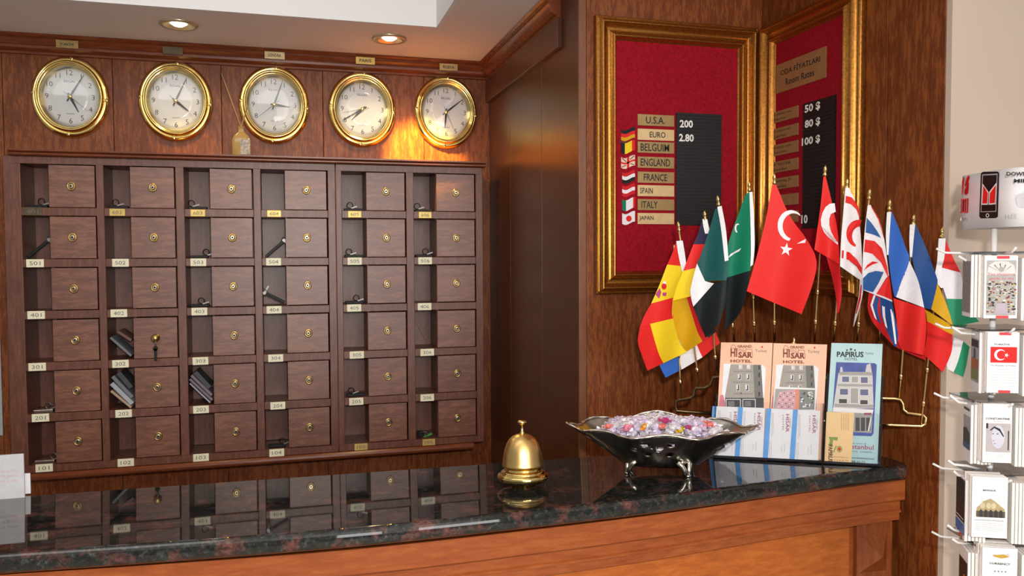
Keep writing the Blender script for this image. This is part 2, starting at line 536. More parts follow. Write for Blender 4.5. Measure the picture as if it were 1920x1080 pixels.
def cabinet(ci, x0, x1, label):
    base = V(((x0 + x1) / 2, YC + .06, zb1))
    t = thing('pigeonhole_cabinet', label, 'cabinet', base, None)
    b = B()
    yb = YW - .002
    b.box((x0, yb - .006, zb1), (x1, yb, zt1), 1)               # back
    b.box((x0, YC, ztop), (x1, yb - .006, zt1))                  # top
    b.box((x0, YC, zb1), (x1, yb - .006, zbot))                  # bottom
    first, last = ci[0], ci[-1]
    b.box((x0, YC, zbot), (CX[first][0], yb - .006, ztop))
    b.box((CX[last][2], YC, zbot), (x1, yb - .006, ztop))
    for j in ci[:-1]:
        b.box((CX[j][2], YC - .001, zbot), (CX[j + 1][0], yb - .006, ztop))
    for j in ci:
        b.box((CX[j][1] + .001, YC + .016, zbot), (CX[j][1] + .007, yb - .006, ztop))
        for i in range(5):
            zc_ = (zfit[i] - dh + zfit[i + 1] + dh) / 2
            b.box((CX[j][0], YC + .0008, zc_ - sh / 2), (CX[j][2], yb - .006, zc_ + sh / 2))
    obj('carcass', b, [W_CAB, W_CAB], t, .0012)
    for j in ci:
        for i in range(6):
            z = zfit[i]
            d = B().box((CX[j][1] + .0012, YC + .002, z - dh + .0016), (CX[j][2] - .0036, YC + .014, z + dh - .0024))
            d = obj('locker_door', d, W_DOOR, t, .001)
            xk = (CX[j][1] + CX[j][2]) / 2 + (.0 if j > 0 else -.003)
            kc = V((xk, YC + .0015, z))
            if (j, i) == (1, 3):
                k = B().lathe([(.011, 0), (.011, .002), (.005, .003), (.005, .012), (.010, .015), (.011, .021), (.008, .025), (.001, .026)], kc, -Y_, X_, 20, .9, 1)
                obj('door_knob', k, BRASS_D, d)
            else:
                k = B().lathe([(.0125, 0), (.0125, .0012), (.0112, .0025), (.0085, .003), (.0078, .0012)], kc, -Y_, X_, 24, .88, 1, cap=False, mi=2)
                k.lathe([(.0076, .001), (.0076, .0030), (.0062, .0040)], kc, -Y_, X_, 20, .88, 1)
                k.lathe([(.0062, .001), (.0062, .0042), (.0048, .0048)], kc, -Y_, X_, 20, .88, 1)
                k.lathe([(.0030, .0044), (.0030, .0052)], kc, -Y_, X_, 14, mi=1)
                obj('keyhole', k, [LOCKM, INK, BRASS_D], d)
    for j in ci:
        for r in range(1, 7):
            px, py = plates[r][j]
            c = PY(px, py, YC)
            zrow = (zfit[6 - r] - dh - sh / 2) if r > 1 else zbot - .009
            c = V((c.x, YC, zrow * .8 + c.z * .2))
            brassy = (r == 6 and j != 0) or (r == 1 and j >= 4)
            m = DKBRASS if (r, j) == (6, 0) else LBRASS if brassy else CREAM
            w, h = (.019, .0095) if brassy else (.0205, .0106)
            p = B().box(c + V((-w, -.002, -h)), c + V((w, .0008, h)))
            p = obj('number_plate', p, m, t, .0006)
            text('number', '%d0%d' % (r, j + 1), c - Y_ * .002, X_, Z_, w * 1.25, h * .95, INK_S, p, .0003, .0)
    return t

cabinet([0, 1, 2, 3], xl0, xm - .0009, 'dark wooden key cabinet with four columns of pigeonholes and small locked doors')
cabinet([4, 5], xm + .0009, xr1, 'narrower dark wooden key cabinet of two columns beside the pier')

# ledge above and bead below
zl = zt1 + .0005
b = B()
lp = [(.12, 0), (-.010, 0), (-.014, .003), (-.014, .006), (-.009, .009), (-.016, .012), (-.016, .016), (.12, .016)]
b.sweep([[V((x, YC + d, zl + h)) for d, h in lp] for x in (PY(18, 297, YC).x, PY(909, 310, YC).x)])
struct('trim_3', b, W_TRIM)
ZLED = zl + .016
zq = PY(433, 869, YC - .005).z
b = B()
lp = [(.125, .010), (-.006, .010), (-.011, .006), (-.012, 0), (-.009, -.006), (-.002, -.010), (.125, -.010)]
b.sweep([[V((x, YC + d, zq + h)) for d, h in lp] for x in (PY(50, 880, YC).x, PY(887, 842, YC).x)])
struct('trim_4', b, W_TRIM)

# ------------------------------------------------------------------ keys in the pigeonholes
KY = YC + .022
def ringb(b, c, r, axis, w=.0013):
    axis = V(axis).normalized()
    u = axis.cross(V((.2, .31, .9))).normalized(); v = axis.cross(u)
    b.tube([V(c) + u * (r * math.cos(a)) + v * (r * math.sin(a)) for a in [2 * math.pi * k / 18 for k in range(18)]], w, 6, 0, True)

ROWW = dict(zip('654321', ('top row', 'second row', 'third row', 'fourth row', 'fifth row', 'bottom row')))
COLW = dict(zip('123456', ('first', 'second', 'third', 'fourth', 'fifth', 'last')))
def where(room): return 'pigeonhole %s, %s, %s column' % (room, ROWW[room[0]], COLW[room[2]])
def key_lean(room, p0, p1, how):
    """long black fob leaning across the hole, ring at p1"""
    a, c = PY(*p0, KY), PY(*p1, KY)
    t = thing('room_key', 'black key fob %s in %s' % (how, where(room)), 'key', a, 'room keys in the pigeonholes')
    d = (c - a).normalized(); n = d.cross(Y_)
    b = B().obox((a + c) / 2, (d, Y_, n), ((c - a).length / 2, .004, .0042))
    obj('fob', b, BLACK, t, .0015)
    rb = B(); ringb(rb, c + d * .008, .0095, V((.3, 1, .2)))
    obj('key_ring', rb, STEEL, t)
    kb = B().obox(c + d * .004 - n * .012, (n, Y_, d), (.010, .0007, .002)).lathe([(.005, -.001), (.005, .001)], c + d * .004 + n * .001, Y_, X_, 14)
    obj('key_blade', kb, STEEL, t)

def key_flat(room, px, j, i, how, fobw=.05, shiny=False, ro=0.0):
    """fob lying on the floor of the hole, ring standing on it"""
    zf = zfit[i] - dh
    c = PY(px, 500, YC + .02); xc = c.x
    xc = min(max(xc, CX[j][0] + .014), CX[j][1] - .012)
    f0 = V((xc, YC + .028, zf + .0035))
    t = thing('room_key', 'key fob %s in %s' % (how, where(room)), 'key', V((xc, YC + .028, zf)), 'room keys in the pigeonholes')
    hw = min(fobw / 2, (CX[j][1] - CX[j][0]) / 2 - .008)
    xm_ = (CX[j][0] + CX[j][1]) / 2
    b = B().obox(V((xm_, YC + .03, zf + .0042)), (X_, Y_, Z_), (hw, .011, .0038))
    obj('fob', b, SILVER_B if shiny else BLACK, t, .0015)
    rb = B(); ringb(rb, f0 + Z_ * .0135 + X_ * ro, .0088, V((.35, 1, .25)))
    obj('key_ring', rb, STEEL if shiny else BLACK, t)
    kb = B().obox(f0 + V((.012, -.004, .008)), (V((.95, 0, .3)), Y_, V((-.3, 0, .95))), (.009, .0007, .0016))
    obj('key_blade', kb, STEEL, t)

key_lean('501', (52, 483), (90, 452), 'leaning up to the right')
key_lean('504', (499, 481), (531, 453), 'leaning up to the right')
key_lean('404', (534, 567), (499, 550), 'leaning down to the right')
for room, px, j, i, how, sh_ in [('601', 80, 0, 0, 'lying flat', 0), ('602', 219, 1, 0, 'lying flat', 0), ('603', 361, 2, 0, 'lying flat', 0),
        ('605', 658, 4, 0, 'lying flat', 0), ('606', 784, 5, 0, 'lying flat', 0), ('503', 387, 2, 1, 'lying flat', 0), ('505', 655, 4, 1, 'lying flat', 0),
        ('506', 799, 5, 1, 'lying flat', 0), ('403', 376, 2, 2, 'lying flat', 0), ('405', 668, 4, 2, 'lying flat', 0), ('201', 82, 0, 4, 'with a silver edge', 1),
        ('101', 92, 0, 5, 'with a silver edge', 1), ('205', 656, 4, 4, 'lying flat', 0), ('104', 524, 3, 5, 'lying flat', 0)]:
    key_flat(room, px, j, i, how, .056, bool(sh_))
# key with a green tag in 106
zf = zfit[5] - dh
c = V((PY(795, 815, YC + .03).x, YC + .03, zf))
t = thing('room_key', 'black key fob with a green tag in pigeonhole 106', 'key', c, 'room keys in the pigeonholes')
obj('fob', B().obox(c + V((-.011, 0, .010)), (X_, Y_, Z_), (.009, .008, .0095)), BLACK, t, .003)
obj('tag', B().obox(c + V((.012, -.004, .006)), (V((.95, 0, .3)), Y_, V((-.3, 0, .95))), (.012, .006, .0025)), plain('green_plastic', (.05, .34, .04), .35), t, .001)
rb = B(); ringb(rb, c + V((-.001, -.009, .010)), .009, V((.3, 1, .2))); obj('key_ring', rb, STEEL, t)
# bunch hanging from the knob of 302
kc = V(((CX[1][1] + CX[1][2]) / 2, YC - .014, zfit[3]))
t = thing('hanging_key', 'dark key hanging from the brass knob of locker 302', 'key', kc - Z_ * .042)
rb = B(); ringb(rb, kc - Z_ * .013, .0115, V((1, .25, 0)), .001); obj('key_ring', rb, STEEL, t)
obj('key_blade', B().obox(kc - Z_ * .045, (X_, Y_, Z_), (.0035, .0012, .017)).lathe([(.0065, -.0012), (.0065, .0012)], kc - Z_ * .028, Y_, X_, 14), BLACK, t)

# ------------------------------------------------------------------ letters in 302, 202, 203
def letter(px0, px1, label, m, th=.0022, dep=.085, grp=None):
    a, c = PY(*px0, YC + .012), PY(*px1, YC + .012)
    d = (c - a).normalized(); n = d.cross(Y_)
    return tag(obj('envelope', B().obox((a + c) / 2 + Y_ * dep / 2, (d, Y_, n), ((c - a).length / 2, dep / 2, th)), m), label, 'envelope', grp)
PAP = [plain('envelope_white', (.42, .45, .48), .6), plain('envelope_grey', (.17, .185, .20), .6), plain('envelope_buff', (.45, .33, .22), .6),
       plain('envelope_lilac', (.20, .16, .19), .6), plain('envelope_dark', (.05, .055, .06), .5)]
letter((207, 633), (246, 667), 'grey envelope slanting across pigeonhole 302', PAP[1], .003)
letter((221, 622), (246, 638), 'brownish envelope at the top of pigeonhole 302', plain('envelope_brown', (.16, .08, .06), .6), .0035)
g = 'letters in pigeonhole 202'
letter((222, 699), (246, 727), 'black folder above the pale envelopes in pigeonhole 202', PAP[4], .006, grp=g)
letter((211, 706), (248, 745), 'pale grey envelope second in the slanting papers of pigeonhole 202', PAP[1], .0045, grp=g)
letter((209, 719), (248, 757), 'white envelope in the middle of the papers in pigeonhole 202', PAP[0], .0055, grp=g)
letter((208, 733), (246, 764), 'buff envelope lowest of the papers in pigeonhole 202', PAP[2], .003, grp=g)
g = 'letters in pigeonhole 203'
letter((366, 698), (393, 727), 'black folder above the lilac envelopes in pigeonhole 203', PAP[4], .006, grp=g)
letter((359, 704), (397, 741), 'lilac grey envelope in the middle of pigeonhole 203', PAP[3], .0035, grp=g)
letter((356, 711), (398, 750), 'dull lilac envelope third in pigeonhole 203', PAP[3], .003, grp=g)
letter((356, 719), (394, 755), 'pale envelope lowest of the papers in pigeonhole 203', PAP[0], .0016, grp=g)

# ================================================================== wall clocks
def clock(bb, hr, mn, sc, label, name_px, plate_txt, pm, plabel):
    x0, x1, y0, y1 = bb
    cx, cy = (x0 + x1) / 2, (y0 + y1) / 2
    c = PY(cx, cy, YW)
    Yb = YW - .0005
    A_ = PY(x0, cy, YW - .006); D_ = PY(x1, cy, YW - .010)
    rx = (D_.x - A_.x) / 2
    rz = (PY(cx, y0, YW - .01).z - PY(cx, y1, YW - .01).z) / 2
    c = V(((A_.x + D_.x) / 2, Yb, (PY(cx, y0, YW - .01).z + PY(cx, y1, YW - .01).z) / 2))
    t = thing('wall_clock', label, 'clock', c, 'brass wall clocks')
    ax = -Y_
    pr = [(.985, 0), (1, .003), (.996, .008), (.975, .0125), (.945, .0155), (.915, .0168), (.895, .0165), (.888, .0155), (.880, .0185), (.868, .0235), (.848, .0275), (.828, .029), (.806, .0278), (.792, .0245), (.786, .0215), (.776, .0222), (.766, .0210),
          (.752, .0195), (.745, .012)]
    b = B()
    n = 72
    b.lathe(pr, c, ax, X_, n, rx, rz, cap=False)
    obj('bezel', b, BRASS, t)
    obj('dial', B().lathe([(.001, .0092), (.77, .0092), (.77, .011), (.001, .0112)], c, ax, X_, 56, rx, rz, smooth=False), DIAL, t)
    sb = B()
    for a in (0, 90, 180, 270):
        q = math.radians(a + 4)
        p = c + X_ * (.932 * rx * math.sin(q)) + Z_ * (.932 * rz * math.cos(q)) - Y_ * .0152
        obj('screw', B().lathe([(.0046, 0), (.0046, .0016), (.0034, .0022), (.0005, .0023)], p, ax, X_, 14).box(p + V((-.0034, -.0027, -.0007)), p + V((.0034, -.0020, .0007)), 1), [BRASS, INK], t)
    nb = B()
    def at(ang, r, d):
        q = math.radians(ang)
        return c + X_ * (r * rx * math.sin(q)) + Z_ * (r * rz * math.cos(q)) - Y_ * d
    for k in range(1, 13):
        s = str(k)
        textb(nb, s, at(k * 30, .59, .0114), X_, Z_, None, rz * .125, lift=.0002, bold=-.004)
    textb(nb, 'REGAL', at(0, .38, .0114), X_, Z_, rx * .30, rz * .06, lift=.0002)
    textb(nb, 'QUARTZ', at(180, .42, .0114), X_, Z_, rx * .20, rz * .035, lift=.0002)
    obj('numerals', nb, INK, t, fix=False)
    def hand(nm, ang, L, w, tail, d):
        q = math.radians(ang)
        dd = X_ * (rx * math.sin(q)) + Z_ * (rz * math.cos(q))
        nn = X_ * (rx * math.cos(q)) - Z_ * (rz * math.sin(q))
        o = c - Y_ * d
        poly = [o - dd * tail - nn * w * .6, o + dd * L * .25 - nn * w, o + dd * L - nn * w * .25, o + dd * L + nn * w * .25, o + dd * L * .25 + nn * w, o - dd * tail + nn * w * .6]
        obj(nm, B().prism(poly, -Y_ * .0008), INK, t)
    hand('hour_hand', hr, .43, .034, .10, .0128)
    hand('minute_hand', mn, .66, .026, .14, .0142)
    if sc is not None: hand('second_hand', sc, .60, .006, .20, .0156)
    obj('hub', B().lathe([(.006, .012), (.006, .018), (.003, .0195), (.0005, .0196)], c, ax, X_, 16), BRASS, t)
    obj('glass', B().lathe([(.0005, .0215), (.4, .0210), (.762, .0195)], c, ax, X_, 48, rx, rz), GLASS, t)
    # city plate above, on the cornice
    q = PY(name_px[0], name_px[1], YW - .040)
    w = name_px[2] / 2 * (PY(name_px[0] + 1, name_px[1], YW - .040).x - PY(name_px[0], name_px[1], YW - .040).x)
    h = .0105
    p = obj('city_plate', B().box(q + V((-w, -.002, -h)), q + V((w, .002, h))), pm, None, .0006)
    tag(p, plabel, 'name plate', 'clock name plates on the cornice')
    if plate_txt: text('city_name', plate_txt, q - Y_ * .002, X_, Z_, w * 1.25, h * .85, INK, p, .0004, .02)

BPL = plain('worn_brass_plate', (.50, .37, .16), .33, .7, var=.2, scale=90)
clock((58, 205, 105, 258), 151, 34, 127, 'leftmost round brass wall clock, showing about five past five', (126, 83, 42), 'TÜRKİYE', BPL, 'brass name plate on the cornice above the leftmost clock')
clock((259, 399, 114, 265), 125, 28, 129, 'brass wall clock showing five past four, second from left', (324, 95, 38), None, DKBRASS, 'dark blank brass plate on the cornice above the second clock')
clock((447, 580, 123, 270), 96, 22, 234, 'brass wall clock showing five past three, behind the reed bottle', (515, 104, 38), 'LONDRA', plain('pale_brass_plate', (.62, .50, .28), .3, .7, var=.15, scale=90), 'pale brass name plate above the clock with the reed bottle')
clock((615, 742, 134, 276), 227, 242, 259, 'brass wall clock showing about twenty to eight, fourth from left', (685, 114, 36), 'PARIS', LBRASS, 'bright brass plate reading PARIS on the cornice')
clock((776, 895, 142, 279), 187, 55, 154, 'rightmost brass wall clock next to the pier, pointing past six', (841, 126, 34), 'RUSYA', BPL, 'brass name plate on the cornice nearest the pier')

# ------------------------------------------------------------------ reed bottle on the ledge
c = V((PY(453, 290, YC + .02).x, YC + .022, ZLED))
t = thing('reed_diffuser', 'small amber bottle with two thin reeds on the cabinet ledge', 'bottle', c)
hh = PY(453, 238, YC + .02).z - ZLED
gb = B()
rings = [(.024, .014, 0), (.025, .015, .004), (.025, .015, hh * .55), (.020, .013, hh * .68), (.010, .009, hh * .80), (.008, .008, hh * .86), (.008, .008, hh * .98), (.0095, .0095, hh)]
secs = []
for a, d, z in rings:
    secs.append([c + V((a * max(-1, min(1, 1.25 * math.cos(q))), d * max(-1, min(1, 1.25 * math.sin(q))), z)) for q in [2 * math.pi * k / 24 for k in range(24)]])
gb.sweep(secs, smooth=True)
obj('bottle', gb, plain('amber_glass', (.44, .27, .08), .12, 0, .6), t)
obj('label', B().obox(c + V((.011, -.0165, hh * .31)), (V((1, .0, 0)), Y_, Z_), (.0125, .0007, hh * .26)), plain('label_grey', (.42, .36, .30), .6, var=.5, scale=260), t)
REED = plain('reed', (.40, .24, .11), .7)
top = c + Z_ * hh
for (x, y), yy in (((415, 137), .05), ((463, 203), .06)):
    e = PY(x, y, YC + yy)
    obj('reed', B().tube([c + V((0, 0, hh * .4)), top, e], .0016, 6), REED, t)

# ================================================================== rate boards
def frame_board(C, R, U, N, w, h, fwid, label, dep=.026):
    """moulded gilt frame: C centre on wall, R right, U up, N out of the wall; w,h outer size; fwid frame width"""
    t = thing('rate_board', label, 'notice board', C - U * h / 2, None)
    prof0 = [(0, 0), (0, .012), (.05, .017), (.09, .014), (.11, .013), (.15, .019), (.20, .025), (.26, .0275), (.32, .025), (.37, .019), (.41, .0145), (.52, .0125), (.64, .0135),
             (.72, .016), (.77, .0205), (.82, .0225), (.87, .0205), (.91, .015), (.935, .011), (.97, .010), (1.0, .008), (1.0, 0)]
    prof = prof0
    b = B()
    def corner(sx, sy):
        return [C + R * (sx * (w / 2 - p * fwid)) + U * (sy * (h / 2 - p * fwid)) + N * d for p, d in prof]
    loop = [corner(-1, -1), corner(1, -1), corner(1, 1), corner(-1, 1), corner(-1, -1)]
    for a, d in zip(loop[:-1], loop[1:]):
        b.sweep([a, d], cap=False, smooth=True)
    fr = obj('frame', b, GILT, t, fix=False)
    b = B().obox(C + N * .0045, (R, U, N), (w / 2 - fwid * .98, h / 2 - fwid * .98, .0035))
    obj('felt_backing', b, FELT, t)
    return t

# left board on the pier front
yb_ = YP - .008
TLp, BLp = PY(1119, 22, YP - .012), PY(1115, 552, YP - .012)
TRp = PY(1403, 57, YP - .012)
xa, xb = (TLp.x + BLp.x) / 2, XR - .0185
za, zb_ = (TLp.z + TRp.z) / 2, BLp.z
CL = V(((xa + xb) / 2, YP, (za + zb_) / 2))
LB = frame_board(CL, X_, Z_, -Y_, xb - xa, za - zb_, .051, 'gilt-framed red felt exchange rate board on the pier front')
def L(px, py): return PY(px, py, yb_)
# letter board
p0, p1 = L(1267, 211), L(1351, 423)
b = B().box((p0.x, YP - .010, p1.z), (p1.x, YP - .0075, p0.z))
ng = 34
for k in range(ng):
    z = p1.z + (p0.z - p1.z) * (k + .5) / ng
    b.box((p0.x, YP - .0116, z - .0017), (p1.x, YP - .0095, z + .0017))
lbd = obj('letter_board', b, LBOARD, LB)
text('figures', '200', L(1285, 233) - Y_ * .004, X_, Z_, .0335, .0175, CREAMW, lbd, .001, .03)
text('figures', '2.80', L(1285, 259) - Y_ * .004, X_, Z_, .0375, .0175, CREAMW, lbd, .001, .03)
rows = [('U.S.A.', 226, PLATE, 1228, 36, 12), ('EURO', 253, PLATE_P, 1232, 30, 10), ('BELGUIM', 277, PLATE, 1227, 54, 13), ('ENGLAND', 305, PLATE, 1228, 56, 13), ('FRANCE', 333, PLATE, 1228, 44, 12),
        ('SPAIN', 358, PLATE_P, 1211, 24, 10), ('ITALY', 384, PLATE, 1217, 31, 12), ('JAPAN', 410, PLATE_P, 1211, 27, 9)]
flagcols = {1: ('black', 'red', 'gold'), 4: ('dred', 'white', 'black'), 5: ('dred', 'white', 'dred')}
pxs = (L(1201, 300) - L(1200, 300)).x
for i, (s, y, m, tx, tw, th) in enumerate(rows):
    a = L(1195, y - 10); c_ = L(1263, y + 9)
    zc0 = L(1229, y).z
    p = B().box((a.x, YP - .0105, zc0 - 9.5 * pxs), (c_.x, YP - .0078, zc0 + 9.5 * pxs))
    p = obj('country_plate', p, m, LB)
    text('country_name', s, V((L(tx, y).x, YP - .0105, zc0)), X_, Z_, tw * pxs, th * pxs, INK, p, .0004, .012)
    # enamel flag to the left, waving outline
    if i == 0:
        obj('flag_mark', B().prism([V((L(1170 + 9 * math.cos(q), 0).x, YP - .0082, L(0, 224 + 4 * math.sin(q)).z)) for q in [k * math.pi / 6 for k in range(12)]], -Y_ * .0003), plain('worn_paint', (.13, .02, .025), .8), LB)
        continue
    fx0, fx1 = 1164 if i < 4 else 1166, 1190
    def wave(u, v):   # u across 0..1, v down 0..1
        X = fx0 + (fx1 - fx0) * u
        Yp_ = y - 11 + 20 * v + 4 * math.sin(u * 4.2 + .6) - 1.5 + 2 * u
        q = L(X, Yp_); return V((q.x, YP - .0092, q.z))
    def strip(b, u0, u1, v0, v1, mi, lift=0):
        nn = 6
        top_ = [wave(u0 + (u1 - u0) * k / nn, v0) for k in range(nn + 1)]
        bot = [wave(u0 + (u1 - u0) * k / nn, v1) for k in range(nn + 1)]
        off = -Y_ * lift
        b.prism([q + off for q in top_ + bot[::-1]], -Y_ * .0006, mi)
    b = B()
    if i in flagcols:
        mats = [FC[k] for k in flagcols[i]]
        for k in range(3): strip(b, 0, 1, k / 3, (k + 1) / 3, k)
    elif i == 2:
        mats = [FC['black'], FC['yellow'], FC['red']]
        strip(b, 0, .27, 0, 1, 0); strip(b, .27, .78, 0, 1, 1); strip(b, .78, 1, 0, 1, 2)
    elif i == 6:
        mats = [FC['green'], FC['white'], FC['red']]
        strip(b, 0, .3, 0, 1, 0); strip(b, .3, .85, 0, 1, 1); strip(b, .85, 1, 0, 1, 2)
    elif i == 7:
        mats = [FC['white'], FC['red']]
        strip(b, 0, 1, 0, 1, 0)
        cc = wave(.52, .5)
        b.lathe([(5.2 * pxs, 0), (5.2 * pxs, .0012)], cc, -Y_, X_, 16, mi=1)
    else:
        cr = plain('enamel_cream', (.78, .62, .48), .5)
        mats = [cr, FC['red'], plain('enamel_brown', (.30, .05, .05), .5)]
        strip(b, 0, 1, 0, 1, 0)
        strip(b, .42, .58, 0, 1, 1, .0004); strip(b, 0, 1, .42, .58, 1, .0004)
        for (u0, v0, u1, v1) in ((.05, .05, .36, .34), (.64, .66, .95, .95), (.64, .30, .95, .08), (.05, .9, .36, .66)):
            pa, pb = wave(u0, v0), wave(u1, v1)
            d = (pb - pa).normalized()
            b.obox((pa + pb) / 2 - Y_ * .0006, (d, Y_, d.cross(Y_)), ((pb - pa).length / 2, .0004, .0010), 2)
    obj('flag_mark', b, mats, LB)

# right board on the side wall
xf_ = XR - .008
rt, rb_ = PX(1609, 60, XR - .02), PX(1609, 556, XR - .02)
lt = PX(1432, 66, XR - .012)
ya, yb2 = YP - .0185, rt.y
ztp = za; zbt = (rb_.z + zb_) / 2
CR = V((XR, (ya + yb2) / 2, (ztp + zbt) / 2))
RB = frame_board(CR, -Y_, Z_, -X_, ya - yb2, ztp - zbt, .051, 'gilt-framed red felt room rate board on the right wall')
def Rr(px, py): return PX(px, py, xf_)
p0, p1 = Rr(1508, 195), Rr(1566, 424)
zt_, zb2 = p0.z, Rr(1535, 427).z
b = B().box((XR - .010, p0.y, zb2), (XR - .0075, p1.y, zt_))
for k in range(ng):
    z = zb2 + (zt_ - zb2) * (k + .5) / ng
    b.box((XR - .0116, p0.y, z - .0018), (XR - .0095, p1.y, z + .0018))
rbd = obj('letter_board', b, LBOARD, RB)
for s, x, y, w in (('50 $', 1527, 202, .052), ('80 $', 1527, 231, .052), ('100 $', 1524, 264, .062), ('10', 1512, 411, .022)):
    text('figures', s, Rr(x, y) - X_ * .004, -Y_, Z_, w, .019, CREAMW, rbd, .001, .035)
a, c_ = Rr(1457, 150), Rr(1550, 118)
p = obj('title_plate', B().box((XR - .0105, a.y, Rr(1457, 176).z), (XR - .0078, c_.y, Rr(1457, 123).z)), PLATE_K, RB)
zm = (Rr(1457, 176).z + Rr(1457, 123).z) / 2
ym = (a.y + c_.y) / 2
text('title', 'ODA FİYATLARI', V((XR - .0105, ym, zm + .0125)), -Y_, Z_, (a.y - c_.y) * .80, .0155, INK, p, .0004, .01)
text('title', 'Room Rates', V((XR - .0105, ym, zm - .013)), -Y_, Z_, (a.y - c_.y) * .58, .0145, INK, p, .0004, .01)
rates = [('TEK KİŞİLİK ODA', 'Single Room', 216), ('ÇİFT KİŞİLİK ODA', 'Double Room', 248), ('ÜÇ KİŞİLİK ODA', 'Triple Room', 279), ('EK YATAK', 'Extra Bed', 311), ('KAHVALTI', 'Breakfast', 343), ('', '', 375), ('', '', 407)]
for s1_, s2_, y in rates:
    a, c_ = Rr(1445, y), Rr(1497.5, y)
    z = Rr(1471, y).z
    p = obj('rate_plate', B().box((XR - .0105, a.y, z - .0125), (XR - .0078, c_.y, z + .0125)), PLATE_K, RB)
    if s1_:
        text('rate_text', s1_, V((XR - .0105, (a.y + c_.y) / 2 + .008, z + .0055)), -Y_, Z_, (a.y - c_.y) * .70, .0062, INK, p, .0004)
        text('rate_text', s2_, V((XR - .0105, (a.y + c_.y) / 2 + .012, z - .006)), -Y_, Z_, (a.y - c_.y) * .45, .0062, INK, p, .0004)

# ================================================================== reception counter
ft = [(0, 1040), (160, 1030), (320, 1019), (480, 1007.5), (640, 995), (790, 981), (940, 965), (1090, 949), (1240, 932), (1340, 919), (1440, 905.5), (1570, 889), (1690, 874)]
fpts = [PC(x, y) for x, y in ft]
def yfront(X):
    P_ = fpts
    if X <= P_[0].x: return P_[0].y + (X - P_[0].x) * -.06
    for a, c_ in zip(P_[:-1], P_[1:]):
        if X <= c_.x: return a.y + (c_.y - a.y) * (X - a.x) / (c_.x - a.x)
    return P_[-1].y
xs_ = [-1.2 + k * (fpts[-1].x + 1.2) / 44 for k in range(45)]
XEND = PC(1716, 873).x
bk0, bk1 = PC(53, 930), PC(1090, 858)
def yback(X):
    return bk0.y + (bk1.y - bk0.y) * (X - bk0.x) / (bk1.x - bk0.x)
sm_front = lambda X: sum(yfront(X + d) for d in (-.06, -.03, 0, .03, .06)) / 5
TH = .027
secs = []
def slabsec(X, r):
    yf, yk = sm_front(X) , yback(X)
    yk = min(yk, YP - .004)
    R_ = TH / 2
    pr = [(yk, 0), (yf + R_ + .004, 0)] + [(yf + R_ * .8 - R_ * .8 * math.sin(q), -R_ + R_ * math.cos(q)) for q in [math.pi * k / 12 for k in range(13)]] + [(yk, -TH)]
    return [V((X, y, zc(y) + h)) for y, h in pr]
for X in xs_: secs.append(slabsec(X, 0))
def endsec(X, din):
    s = slabsec(fpts[-1].x, 0)
    yf, yk = sm_front(fpts[-1].x) + din, min(yback(X), YP - .004)
    return [V((X, max(p.y, yf + (p.y - sm_front(fpts[-1].x))), zc(max(p.y, yf)) + (p.z - zc(p.y)))) for p in s]
for k, (dx, din) in enumerate(((.4, .001), (.75, .006), (.93, .014), (1.0, .024))):
    secs.append(endsec(fpts[-1].x + (XEND - fpts[-1].x) * dx, din))
b = B().sweep(secs)
b.s = [len(f) == 4 and abs((b.v[f[2]] - b.v[f[1]]).length) < .01 for f in b.f]
tag(obj('countertop', b, GRANITE, None), 'polished black granite reception worktop with reddish flecks', 'worktop')

# wooden counter front below the slab
xs2 = [x for x in xs_ if x < 1.0] + [PY(1702, 920, 1.17).x]
t = thing('reception_counter', 'cherry wood front of the reception counter with raised mouldings', 'counter', V((.2, 1.3, 0)))
def run(prof, x1, y_of=sm_front, x0=-1.2):
    return [[V((X, y_of(X) + d, z)) for d, z in prof] for X in [x for x in xs_ if x < x1 - .01] + [x1]]
zu = ZC - TH - .0085
def zpx(x, y, off):
    X = PY(x, y, 1.16).x
    return PY(x, y, sm_front(X) + off).z
z1 = zpx(1640, 946, .025); z2 = zpx(1640, 951, .03); z3 = zpx(1640, 965, .03); z4 = zpx(1640, 984, .034)
x1_ = PY(1702, 920, 1.165).x; x2_ = PY(1692, 960, 1.175).x
obj('fascia', B().sweep(run([(.16, zu - .012), (.024, zu), (.024, z1 + .003), (.027, z1), (.16, z1)], x1_)), W_FRONT, t)
obj('moulding', B().sweep(run([(.16, z1 - .0005), (.034, z1 - .0005), (.034, z3 + .003), (.031, z3 + .001), (.031, z3 - .003), (.035, z3 - .005), (.036, z4 + .002), (.042, z4), (.16, z4)], x2_)), W_FRONT, t)
x3 = PY(1668, 1030, 1.19).x
obj('body_panel', B().sweep(run([(.16, z4 - .0005), (.060, z4 - .0005), (.060, .04), (.16, .04)], x3)), W_FRONT, t)
obj('plinth', B().sweep(run([(.16, .0), (.08, .0), (.08, .0395), (.16, .0395)], x3)), W_FRONT, t)
